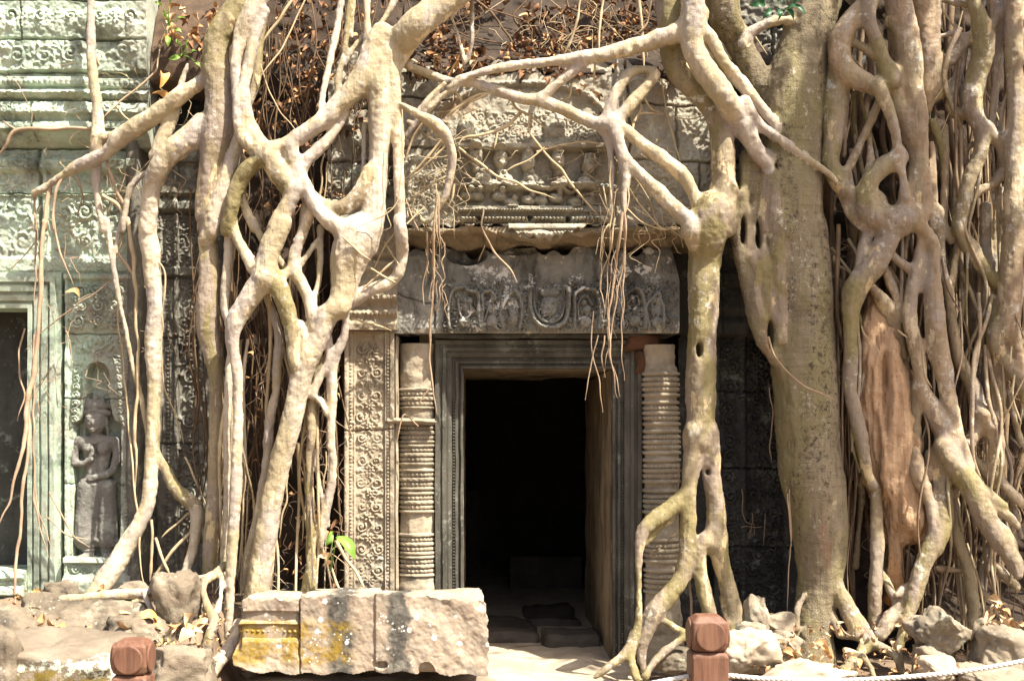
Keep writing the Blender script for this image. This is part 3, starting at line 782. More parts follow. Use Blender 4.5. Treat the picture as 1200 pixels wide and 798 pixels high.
# lintel
L = Relief(458, 797, 289, 390, -0.17, 0.0042)
L.rows([(289, -0.03), (300, 0.0), (384, 0.0), (390, -0.012)])
hh = lambda x, y: (460 + x / 2.957, 250 + y / 2.957)
def HS(pts, r, h): L.stroke([hh(*q) for q in pts], r, h * 1.8)
gj = np.random.default_rng(8)
for k, (cx, top, hw) in enumerate(((250, 262, 46), (338, 270, 27), (418, 266, 30), (668, 258, 42), (752, 276, 26), (836, 262, 36), (914, 274, 27))):
    j = lambda s_=5: gj.normal(0, s_)
    lft_ = [(cx - hw + j(), 398), (cx - hw - 4 + j(), 335 + j()), (cx - hw + 8 + j(), top + 18 + j()), (cx + j(), top + j())]
    rgt_ = [(cx + j(), top + j()), (cx + hw - 8 + j(), top + 15 + j()), (cx + hw + 3 + j(), 330 + j()), (cx + hw + j(), 396)]
    HS(lft_, 2.4, .030)
    if k not in (1, 4): HS(rgt_, 2.6, .034)
    else: HS(rgt_[:2] + [(cx + hw - 10, 300), (cx + hw - 18, 292)], 2.4, .03)
    if k % 2: HS([(cx - hw * .5 + j(), 372), (cx - hw * .5 + j(), 318 + j()), (cx + j(), top + 26), (cx + hw * .5, 312 + j())], 1.6, .024)
    else: HS([(cx - hw * .55, 300 + j()), (cx - hw * .4 + j(), 350), (cx + j(), 366), (cx + hw * .45, 340 + j()), (cx + hw * .3, 300 + j())], 1.7, .026)
    x, y = hh(cx + j(6), 374 + j()); L.dome(x, y, 7.5, 7, .05); x, y = hh(cx + j(6), 336 + j(8)); L.dome(x, y, 4.5, 6.5, .04); x, y = hh(cx + j(6), 305 + j()); L.dome(x, y, 3.6, 4, .045)
    for sgn in (-1, 1):
        x, y = hh(cx + sgn * hw * 1.25 + j(), 298 + j(8)); L.rosette(x, y, 5 + j(.7), .03); x, y = hh(cx + sgn * hw * 1.2 + j(), 380 + j()); L.spiral(x, y, 6 + j(.8), 1.3, sgn, 1.3, .035, j(2))
HS([(478, 262), (478, 330), (500, 380), (545, 398), (592, 380), (608, 330), (610, 262)], 3.2, .036); HS([(490, 262), (492, 325), (510, 365), (545, 380), (580, 365), (595, 325)], 1.8, .028)
x, y = hh(542, 322); L.dome(x, y, 11, 13, .055); L.dome(x, y - 16, 13, 6, .045); L.dome(x - 5, y - 3, 2.4, 2, .066); L.dome(x + 5, y - 3, 2.4, 2, .066); L.dome(x, y + 2, 2.5, 3, .07); L.dome(x, y + 8, 6, 1.6, .064)
for k in range(9): x, y = hh(500 + k * 11, 385 + 6 * math.sin(k)); L.rosette(x, y, 4, .035)
for cx in (265, 790, 210 + 710): x, y = hh(cx, 305); L.dome(x, y, 5, 6, .045); L.dome(x, y + 11, 6, 8, .035)
x0_, y0_ = hh(195, 240); x1_, y1_ = hh(980, 402); L.fill(x0_, x1_, y0_ - 3, y1_, 750, 3.2, .030, 9)
gL = np.random.default_rng(3)
for k in range(46):
    x, y = gL.uniform(x0_, x1_), gL.uniform(y0_, y1_ - 4); L.spiral(x, y, gL.uniform(3.5, 6), 1.3, gL.choice((-1, 1)), 1.2, gL.uniform(.022, .04), gL.uniform(0, 6.28)); L.beads(x0_, x1_, 387, 4.5, 1.9, .02)
# plain broken ends and the hollows under the pediment
L.pit(547, 299, 24, 12, .16); L.pit(712, 297, 15, 12, .16); L.pit(605, 292, 30, 7, .05)
L.joint([(512, 289), (508, 330), (510, 390)], 1.6, .03); L.joint([(458, 340), (485, 352), (512, 356)], 1.2, .015)
jag = lambda X, Y: (Y > 292 + 6 * np.sin(X * .07) + 4 * np.sin(X * .23)) & (X < 796 - np.clip((330 - Y) * .25, 0, 12))
L.build("lintel", M['lintel'], T, wear=0.2, rough=0.02, thick=0.55, seed=7, erode=0.022, mask=jag)
mb = MB(); slab(mb, PX(440, 0), PX(830, 0), 0.12, 0.6, PZ(391, 0), PZ(262, 0), 31, 24, 0.03)
slab(mb, PX(511, 0) - .02, PX(757, 0), -0.10, 0.3, PZ(397.5, 0), PZ(389, -.1), 33, 24, 0.008)
mb.build("relieving_stone", M['black'], T, True)

# pediment
PD = Relief(468, 860, 66, 268, -0.32, 0.005)
z5 = lambda x, y: (520 + x / 5.318, 150 + y / 5.318)
PD.rows([(66, -.06), (100, -.04), (150, -.02), (168, 0), (171, .085), (176, .08), (179, -.03), (214, -.03), (219, .04), (223, .03), (226, -.02), (241, -.02), (243, .05), (250, .055), (252, .03), (254, .03), (256, .065), (262, .065), (263.5, .045), (265, .08), (268, .085)])
m_ = np.clip((np.minimum(PD.PXg - 535, 722 - PD.PXg)) / 3 + .5, 0, 1); out = np.interp(PD.PYg, [66, 240, 268], [-.02, .01, .03])
PD.B = PD.B * m_ + out * (1 - m_)
for x, y in ((200, 180), (355, 195), (525, 215), (710, 210), (905, 235)):
    a_, c_ = z5(x, y); PD.dome(a_, c_, 9, 13, .15, 0, .35); PD.dome(a_, c_ - 9, 7.5, 5, .155); PD.dome(a_, c_ + 14, 5.5, 7, .09)
for x, y in ((245, 320), (380, 325), (545, 325), (735, 340), (880, 345)):
    a_, c_ = z5(x, y); PD.dome(a_, c_, 11, 8.5, .12, 0, .4); PD.dome(a_ - 9, c_ + 4, 6, 5, .10); PD.dome(a_ + 10, c_ + 4, 6, 5, .10); PD.dome(a_, c_ - 8, 5, 4.5, .12)
PD.stroke([z5(*q) for q in ((110, 368), (210, 352), (290, 372), (370, 352), (440, 378), (540, 370), (640, 388), (720, 380), (790, 408), (880, 380), (960, 395), (1040, 390))], 2.2, .075)
for x, y in ((150, 422), (205, 425), (345, 430), (420, 470), (530, 450), (600, 455), (700, 440), (820, 465), (900, 460)):
    a_, c_ = z5(x, y); PD.dome(a_, c_, 10, 6.5, .09, .2); PD.dome(a_ + 4, c_ - 6, 4.5, 4.5, .10)
PD.beads(538, 680, 248.5, 3.6, 1.9, .075); PD.beads(540, 700, 259, 4.4, 2.1, .08)
for x, y in ((215, 577), (533, 570), (770, 577)): a_, c_ = z5(x, y); PD.pit(a_, c_, 3.6, 3.8, .09)
# upper part: arched frame of the tympanum and worn naga border blocks
PD.stroke([(500, 160), (520, 125), (560, 103), (610, 96), (660, 100), (700, 118), (722, 150)], 4, .045); PD.stroke([(478, 235), (486, 190), (500, 160)], 4, .04)
PD.scrolls(474, 532, 178, 246, 20, .016, 5); PD.scrolls(540, 715, 130, 166, 17, .013, 6); PD.scrolls(735, 845, 90, 250, 27, .009, 4)
PD.dome(548, 150, 12, 16, .06); PD.dome(650, 148, 13, 16, .05); PD.rect(638, 662, 152, 170, .04)
for pts in ([(733, 66), (738, 160), (731, 268)], [(735, 118), (800, 124), (860, 120)], [(735, 186), (860, 192)], [(792, 124), (795, 190)], [(468, 112), (530, 118)], [(470, 172), (535, 174)], [(530, 80), (533, 118)], [(612, 66), (610, 96)], [(820, 192), (822, 262)]): PD.joint(pts, 1.5, .035)
jag2 = lambda X, Y: (Y < 266 + 2 * np.sin(X * .3)) & (Y > 78 + 7 * np.sin(X * .05) + 5 * np.sin(X * .17))
PD.build("pediment", M['pediment'], T, wear=0.2, rough=0.026, thick=0.6, seed=11, erode=0.02, mask=jag2)
# broken lower courses of the pediment and its undercut soffit
mb = MB()
n = 190; top = []
for k in range(n + 1):
    px = 470 + (835 - 470) * k / n
    low = 273 + 11 * math.exp(-((px - 628) / 40) ** 2) + 9 * (fbm([[px * .045, 3, 5]], 4)[0] - .5) + 4 * (vnoise([[math.floor(px * .06), 8, 1]])[0] - .5)
    fw = 0.385 + 0.06 * math.exp(-((px - 630) / 55) ** 2); y0 = -fw
    pp = np.array([(y0 + .03, PZ(265, y0)), (y0, PZ(267, y0)), (y0 - .005, PZ(low - 3, y0)), (y0 + .03, PZ(low, y0)), (-0.19, PZ(low + 6, -.19)), (-0.12, PZ(290 + 3 * math.sin(px * .13), -.12)), (0.15, PZ(296, 0))])
    t = np.linspace(0, len(pp) - 1, 26)
    top.append(np.stack([np.full(26, PX(px, y0)), np.interp(t, range(len(pp)), pp[:, 0]), np.interp(t, range(len(pp)), pp[:, 1])], 1))
V = np.array(top).reshape(-1, 3)
cell = np.floor(V * np.array([7, 5, 5]) + fbm(V * 5, 2)[:, None] * 2)
V[:, 1] += (fbm(V * 12, 4) - .5) * .07 + (vnoise(cell + .37) - .5) * .03; V[:, 2] += (fbm(V * 10 + 30, 4) - .5) * .06 + (vnoise(cell + 9.41) - .5) * .025
i = np.arange(n)[:, None] * 26; j = np.arange(25)[None, :]
mb.add(V, np.stack([i + j, i + j + 1, i + 27 + j, i + 26 + j], -1).reshape(-1, 4))
o = mb.build("broken_soffit", M['soffit'], T)
PB = Relief(596, 690, 262, 284, -0.43, 0.005)
PB.rows([(262, .0), (265, .02), (268, .025), (269.5, .0), (272, .01), (275, .03), (278, .02), (284, -.02)])
PB.beads(600, 680, 273, 4, 1.8, .03); PB.dome(633, 276, 14, 7, .05, .1)
PB.build("broken_moulding", M['pediment'], T, wear=.4, rough=.02, thick=.12, seed=13, mask=lambda X, Y: Y < 283 - np.abs(X - 636) * .35 + 2 * np.sin(X * .5))

# blackened wall right of the doorway
W = Relief(798, 945, 262, 770, 0.16, 0.006)
W.rows([(262, .1), (296, .1), (300, .04), (318, .04), (322, .08), (334, .10), (338, .03), (352, .06), (362, .09), (372, .06), (380, .1), (392, .1), (396, 0), (770, 0)])
W.cols([(798, -.1), (834, -.1), (836, 0.03), (842, .03), (844, -.0), (866, 0), (868, .03), (873, .03), (876, -.02), (918, -.02), (920, .03), (945, .03)])
W.scrolls(845, 866, 400, 720, 21, .045, 8); W.scrolls(878, 916, 400, 720, 19, .045, 9); W.vbeads(870, 400, 720, 5, 2, .02)
for y in (458, 548, 640): W.joint([(834, y), (945, y + 2)], 1.5, .03)
W.build("carved_wall", M['black'], T, wear=.3, rough=.02, thick=.5, seed=17)

# left wall: heavy mouldings over a blind window and a niche pilaster
A = Relief(-70, 179, -40, 174, 0.10, 0.005)
A.rows([(-40, .05), (8, .05), (10, .02), (12, .05), (53, .045), (55, .02), (57, .05), (90, .055), (93, .01), (97, .01), (99, .06), (108, .065), (110, .03), (113, .045), (118, .085), (123, .05), (125, .02), (128, .06), (140, .075), (143, .04), (148, .02), (150, .05), (158, .055), (161, .0), (166, -.02), (170, -.05), (174, -.09)])
A.B += 0.12
A.scrolls(-65, 160, 58, 88, 30, .028, 11); A.beads(-70, 168, 118, 9, 4.3, .045); A.scrolls(-60, 165, 128, 142, 14, .02, 13)
for k, x in enumerate(range(-60, 170, 34)):
    A.dome(x, 34, 13, 15, .045); A.dome(x + 17, 38, 7, 11, .03); A.rosette(x, 32, 9, .055); A.spiral(x + 17, 28, 7, 1.3, 1 if k % 2 else -1, 1.6, .04)
A.beads(-70, 168, 104, 6, 2.6, .02); A.scrolls(-70, 165, -35, 6, 22, .022, 15)
for pts in ([(-70, 9.5), (168, 9)], [(-70, 56), (168, 55)], [(-70, 92.5), (168, 92)], [(-70, 124.5), (168, 124)], [(35, 12), (36, 54)], [(112, 12), (112, 54)], [(5, 56), (5, 124)], [(118, 125), (118, 170)], [(48, 128), (48, 168)]): A.joint(pts, 1.4, .03)
A.C *= .65
A.build("wall_cornice", M['wall'], T, wear=.75, rough=.022, thick=.14, seed=19, erode=.045)
B = Relief(-70, 162, 174, 322, 0.10, 0.0052)
B.rows([(174, .0), (186, .03), (190, .06), (200, .05), (204, .0), (225, 0), (229, .02), (231, .0), (300, 0), (304, .025), (318, .025), (320, .01)])
B.cols([(-70, 0), (44, 0), (46, -.02), (50, -.02), (52, .03), (56, .03), (58, .0), (150, 0), (152, .03), (162, .03)])
B.scrolls(-68, 43, 232, 300, 33, .03, 21); B.scrolls(60, 148, 232, 298, 32, .03, 23); B.scrolls(60, 148, 192, 226, 30, .025, 25); B.scrolls(-68, 43, 178, 226, 28, .025, 27)
B.beads(-70, 162, 229, 4.5, 2, .015); B.scrolls(58, 150, 303, 318, 13, .015, 29)
for pts in ([(-70, 174.5), (162, 175)], [(-70, 228), (162, 227)], [(46, 174), (47, 320)], [(-10, 228), (-10, 320)]): B.joint(pts, 1.3, .03)
B.C *= .75
B.build("carved_wall", M['wall'], T, wear=.7, rough=.018, thick=.5, seed=23, erode=.03)
# blind window
WX0, WX1, WT, WB = PX(-90, .10), PX(32, .10), PZ(361, .10), PZ(668, .10)
wprof = [(0.0, -0.30), (0.0, 0.0), (0.03, 0.006), (0.034, -0.012), (0.045, -0.012), (0.05, 0.016), (0.085, 0.028), (0.09, 0.012), (0.105, 0.012), (0.11, 0.04), (0.15, 0.048), (0.155, 0.03), (0.168, 0.03), (0.172, 0.06), (0.205, 0.064), (0.21, 0.03), (0.24, 0.03), (0.245, -0.2)]
mb = MB(); sweep_frame(WX0, WX1, PZ(700, .1), WT, wprof, 0.10, mb, seed=9)
o = mb.build("window_frame", M['wall'], T, True); o.data.set_sharp_from_angle(angle=R(28))
mb = MB(); slab(mb, WX0 - .1, WX1 + .1, 0.50, 0.7, WB - .3, WT + .1, 41, 24, .02); mb.build("window_panel", M['black'], T, True)
S = Relief(-90, 31, 668, 712, 0.09, 0.006)
S.rows([(668, 0), (671, .05), (676, .07), (679, .03), (685, .03), (688, .08), (695, .09), (698, .04), (712, .05)]); S.beads(-90, 31, 682, 6, 2.5, .02)
S.build("window_sill", M['wall'], T, wear=.6, rough=.03, thick=.32, seed=29, erode=.02)
# niche pilaster
N_ = Relief(75.5, 155, 322, 704, 0.06, 0.0042)
z4 = lambda x, y: (60 + x / 2.75, 400 + y / 2.75)
pn = (N_.PXg, N_.PYg)
xc = z4(150, 0)[0]
half = np.interp(N_.PYg, [400, 424, 426, 430, 436, 448, 460, 470, 485, 492, 497, 652, 653], [0, 0, 6, 10, 13, 14, 12, 14.5, 17, 20, 28, 28, 0])
cxn = np.interp(N_.PYg, [400, 490, 652], [xc, xc, 112.7])
dist = np.clip((half - np.abs(N_.PXg - cxn)) / 1.2, 0, 1) * (half > 0)
ND = 0.10
rim = np.clip(1 - np.abs(np.abs(N_.PXg - cxn) - half - 3) / 2.5, 0, 1) * ((N_.PYg > 415) & (N_.PYg < 500))
N_.cols([(75.5, .0), (77, .02), (80, .02), (81, .0), (150, 0), (151, .012), (155, .012)])
N_.rows([(322, .03), (327, .03), (329, .005), (385, 0), (652, 0), (653, .05), (658, .06), (660, .03), (672, .03), (675, .05), (680, .07), (690, .07), (704, .07)])
N_.scrolls(84, 147, 332, 386, 21, .028, 31)
N_.C += 0.022 * rim
for k in range(8):
    yk = 425 + k * 9.5
    for sgn in (-1, 1):
        N_.spiral(xc + sgn * (24 + .4 * k), yk, 5.5, 1.3, sgn, 1.3, .028, 1.57); N_.leaf(xc + sgn * (19 + .5 * k), yk + 4, 9, 2.2, (-1.0 if sgn > 0 else math.pi + 1.0), .03)
for k in range(6): N_.leaf(xc + (k - 2.5) * 5, 412 - 4 * (2.5 - abs(k - 2.5)), 10, 2.4, -1.57 + (k - 2.5) * .25, .03)
N_.fill(82, 148, 394, 420, 60, 3.2, .022, 4); N_.vbeads(148, 395, 650, 4.5, 1.6, .014)
N_.scrolls(84, 146, 661, 674, 12, .02, 33)
for y in (391, 467, 567): N_.joint([(75, y), (155, y + 1)], 1.1, .018)
N_.C *= (1 - dist); N_.B -= ND * dist
N_.build("niche_pilaster", M['devata'], T, wear=.6, rough=.016, thick=.5, seed=31, erode=.016)
# the carved standing figure in the niche
yb = 0.06 + ND - 0.048
def F(x, y, dy=0.0): q_ = P3(*z4(x, y), yb); q_.y += dy; return np.array(q_)
sc = 8.1 / 1400 / 2.75
its = []
def ch(pts, k=.018, depth=None): its.append(dict(pts=np.array([F(a, b, d) for a, b, r_, d in pts]), rad=np.array([r_ * sc for a, b, r_, d in pts]), k=k))
def el(x, y, rx, ry, rd, dy, k=.01): its.append(dict(c=F(x, y, dy), r=(rx * sc, rd * sc, ry * sc), k=k))
ch([(150, 290, 17, -.02), (149, 320, 20, -.02)]); ch([(100, 322, 20, -.015), (200, 322, 20, -.015)]); ch([(122, 340, 22, -.005), (130, 385, 22, -.005), (134, 425, 20, -.005), (124, 465, 26, -.0)], .03); ch([(176, 340, 22, -.005), (168, 385, 22, -.005), (164, 425, 20, -.005), (176, 465, 26, -.0)], .03)
el(128, 348, 17, 17, 17, -.045, .02); el(172, 348, 17, 17, 17, -.045, .02)
ch([(86, 325, 16, -.01), (78, 355, 14, -.02), (82, 392, 13, -.035)]); ch([(82, 392, 13, -.035), (112, 394, 11, -.055), (138, 378, 9, -.065)], .01)
ch([(214, 325, 16, -.01), (216, 370, 14, -.025), (204, 415, 13, -.04)]); ch([(204, 415, 13, -.04), (180, 432, 11, -.055), (150, 436, 9, -.065)], .01)
for k in range(5):
    ch([(136, 376 - 2 * k, 5, -.068), (143 + k, 364 - 4 * k, 3.6, -.075), (148, 358 - 3 * k, 3.2, -.07)], .004)
    ch([(152, 433 + 2.5 * k, 5, -.068), (138 - k, 434 + 3.2 * k, 3.6, -.072), (126 + k, 438 + 3.0 * k, 3.2, -.066)], .004)
ch([(142, 355, 4, -.075), (143, 345, 7, -.075), (143, 335, 3, -.072)], .004)                    # flower bud in the hand
ch([(122, 470, 36, -.0), (112, 545, 31, -.005), (107, 636, 33, -.005)], .008); ch([(176, 470, 36, -.0), (183, 545, 31, -.005), (187, 638, 33, -.005)], .008); ch([(148, 470, 38, .01), (148, 640, 24, .02)], .008)
ch([(76, 636, 6, -.03), (108, 642, 8, -.05), (140, 638, 6, -.035)], .01); ch([(154, 640, 6, -.035), (186, 648, 8, -.05), (218, 640, 6, -.03)], .01)
ch([(104, 448, 6, -.035), (150, 462, 7, -.06), (196, 448, 6, -.035)], .006)                       # girdle
ch([(124, 640, 20, .0), (123, 688, 18, -.0)]); ch([(180, 642, 20, .0), (181, 688, 18, -.0)])
for yy in (660, 672): el(123, yy, 22, 6, 22, -.0, .004); el(181, yy, 22, 6, 22, -.0, .004)
ch([(124, 692, 13, -.02), (100, 697, 11, -.06)]); ch([(181, 692, 13, -.02), (200, 697, 11, -.06)])
el(150, 258, 33, 42, 32, -.035, .012)                                                              # head
el(150, 262, 7, 12, 8, -.095, .008); el(150, 282, 13, 3.2, 5, -.093, .004); el(150, 288, 10, 3, 5, -.09, .004); el(137, 251, 8, 4, 5, -.09, .004); el(163, 251, 8, 4, 5, -.09, .004); ch([(128, 243, 3.5, -.085), (150, 244, 3.5, -.098), (172, 243, 3.5, -.085)], .006)
el(116, 262, 6, 20, 8, -.03, .006); el(184, 262, 6, 20, 8, -.03, .006); ch([(114, 280, 6, -.03), (112, 300, 5, -.03)], .006); ch([(186, 280, 6, -.03), (188, 300, 5, -.03)], .006)
ch([(112, 232, 9, -.03), (150, 224, 10, -.075), (190, 232, 9, -.03)], .008); el(150, 208, 40, 24, 32, -.02, .01); el(128, 196, 9, 14, 9, -.05, .006); el(150, 190, 10, 18, 10, -.055, .006); el(172, 196, 9, 14, 9, -.05, .006); el(106, 206, 9, 16, 9, -.01, .006); el(196, 206, 9, 16, 9, -.01, .006)
ch([(124, 318, 4, -.045), (150, 328, 5, -.06), (178, 318, 4, -.045)], .006)                         # necklace
v, q, oid = fuse(its, 0.0042)
v = relax(v, q, 2)
nv = vnormals(v, q)
hem = np.clip((F(0, 440)[2] - v[:, 2]) / .1, 0, 1) * np.clip((v[:, 2] - F(0, 640)[2]) / .02, 0, 1)
v = v + nv * ((vnoise(v * 60) - .5) * .004 + (fbm(v * 14, 3) - .5) * .008)[:, None]
fig = mesh_np("carved_figure", v, q, M['figure'], T); tag(fig, "worn stone woman in a long skirt with one hand raised")
# set-back carved wall between niche and first big root
K = Relief(160, 262, 150, 720, 0.34, 0.0058)
K.rows([(150, .05), (190, .05), (194, .0), (215, .02), (219, .07), (228, .07), (232, .02), (238, .05), (246, .05), (250, 0), (312, 0), (315, .03), (323, .03), (326, 0), (395, 0), (397, .0), (720, 0)])
K.cols([(160, -.06), (184, -.06), (185, .02), (190, .02), (191, 0), (204, 0), (205, .02), (208, .02), (210, -.02), (232, -.02), (234, .02), (262, .02)])
K.scrolls(186, 240, 252, 310, 17, .022, 35); K.scrolls(210, 236, 330, 640, 25, .03, 37); K.vbeads(197, 330, 690, 5, 2, .012)
for y in (250, 325, 396, 520): K.joint([(160, y), (262, y)], 1.4, .02)
K.build("carved_wall", M['grey'], T, wear=.4, rough=.02, thick=.3, seed=37)
mb = MB(); slab(mb, PX(152, .1), PX(166, .1), 0.02, 0.5, PZ(704, .1), PZ(150, .1), 51, 40, .012); mb.build("wall_return", M['grey'], T, True)
# wall beyond the left edge of the view
mb = MB(); slab(mb, -7, PX(-70, .1) - .01, 0.02, 0.8, PZ(326, .1), 4.75, 52, 30, .02); slab(mb, -7, WX0 - .25, .05, .8, -.3, PZ(327, .1), 53, 30, .02)
mb.build("plain_wall", M['wall'], T, True)
SB = Relief(384, 475, 60, 270, 0.04, 0.007)
SB.rows([(60, 0), (128, 0), (132, .06), (150, .07), (154, .02), (190, .0), (230, .0), (236, .05), (270, .05)]); SB.dome(418, 165, 9, 16, .09); SB.scrolls(386, 472, 190, 230, 24, .02, 43)
for y in (128, 190): SB.joint([(384, y), (475, y)], 1.6, .03)
SB.joint([(420, 60), (421, 128)], 1.6, .03)
SB.build('side_block', M['pediment'], T, wear=.5, rough=.03, thick=.4, seed=49, erode=.03)
UW = Relief(852, 972, -60, 275, 0.06, 0.007)
UW.scrolls(858, 968, -50, 262, 30, .03, 41)
for y in (30, 110, 190): UW.joint([(852, y), (972, y + 2)], 2, .04)
UW.joint([(905, 30), (906, 110)], 2, .04)
UW.build("carved_wall", M['grey'], T, wear=.7, rough=.03, thick=.4, seed=45, erode=.04)
own(T)
# ------------------------------------------------------------------ strangler figs
TILE = {'a': (0, 0), 'b': (200, 0), 'c': (460, 0), 'd': (700, 0), 'e': (930, 0), 'f': (0, 250), 'g': (200, 250), 'h': (460, 250), 'i': (700, 250), 'j': (930, 250),
        'k': (0, 528), 'l': (200, 528), 'm': (460, 528), 'n': (700, 528), 'o': (930, 528), 'p': (0, 0)}
TS = 2.957
def trace(txt, y0, y1=None):
    """'tile x,y,halfwidth[,depth cm] ...' -> rows x y z r in metres; depth runs y0..y1 where not given"""
    rows_ = []; ox, oy, s = 0, 0, TS
    for tok in txt.replace('|', ' ').split():
        if tok.isalpha():
            ox, oy = TILE[tok]; s = 1.0 if tok == 'p' else TS; continue
        a = [float(v) for v in tok.split(',')]
        rows_.append([ox + a[0] / s, oy + a[1] / s, a[2] / s, a[3] / 100 if len(a) > 3 else None])
    n = len(rows_); y1 = y0 if y1 is None else y1
    out = []
    for i, (px, py, r, d) in enumerate(rows_):
        if d is None: d = y0 + (y1 - y0) * i / max(1, n - 1)
        if 468 < px < 862 and py < 288 and -.56 < d < -.2: d -= .085
        P = P3(px, py, d); out.append([P.x, P.y, P.z, r * (d - CY) / FPX])
    return np.array(out)

def grow(root, specs, mat_of, vox, thin, holes=(), names=None, seed=0, thin_mat=None, fat=.82, kk=(.5, .03)):
    """specs: (trace, depth0, depth1, name). thick ones fuse where they touch, thin ones are single strands"""
    items = []; nm = []; mt = []; thins = []
    for sidx, sp in enumerate(specs):
        txt, y0, y1 = sp[0], sp[1], sp[2]; name = sp[3] if len(sp) > 3 else "root"
        P = trace(txt, y0, y1)
        C_ = catmull(P, 0.035)
        rm = C_[:, 3].mean()
        s_ = seed * 17 + sidx * 3.7
        wob = np.stack([vnoise(C_[:, :3] * 4 + s_), vnoise(C_[:, :3] * 4 + s_ + 40), vnoise(C_[:, :3] * 4 + s_ + 80)], 1) - .5
        C_[:, :3] += wob * np.clip(C_[:, 3:4] * 0.5, 0, .02)
        C_[:, 3] *= fat + 0.07 * (vnoise(C_[:, :3] * 5 + s_) - .5) + 0.03 * (vnoise(C_[:, :3] * 19 + s_) - .5) + .02
        C_[:, 3] = np.maximum(C_[:, 3], 0.002)
        if rm < thin:
            thins.append((C_, name)); continue
        items.append(dict(pts=C_[:, :3], rad=C_[:, 3] + 0.002, k=float(sp[4]) if len(sp) > 4 else float(np.clip(kk[0] * rm, .010, kk[1]))))
        nm.append(name); mt.append(mat_of(sidx, rm, name))
    v, q, oid = fuse(items, vox, holes, bounds=(np.array([-6, -3, -0.6]), np.array([6, 2, 5.0])))
    v = relax(v, q, 2)
    nv = vnormals(v, q)
    flute = (fbm(v * np.array([14, 14, 2.2]) + seed, 3) - .5) * .022
    knob = (fbm(v * 11 + 30 + seed, 3) - .5) * .012 + (fbm(v * 34 + seed, 3) - .5) * .010
    v = v + nv * (flute + knob)[:, None]
    nv = vnormals(v, q)
    print("fused", len(v), "verts", len(items), "roots", len(thins), "thin")
    split_build(v, q, oid, nv, nm, mt, root)
    for i, (C_, name) in enumerate(thins):
        V, f = tube(C_[:, :3], C_[:, 3], 7, seed + i, 0.35)
        mesh_np(name if name != "root" else "rootlet", V, f, thin_mat(i, C_) if thin_mat else M['vinepale'], root)

def taper(n):
    t = np.linspace(0, 1, n); return .74 * np.clip((1 - t) * 4 + .3, 0, 1)
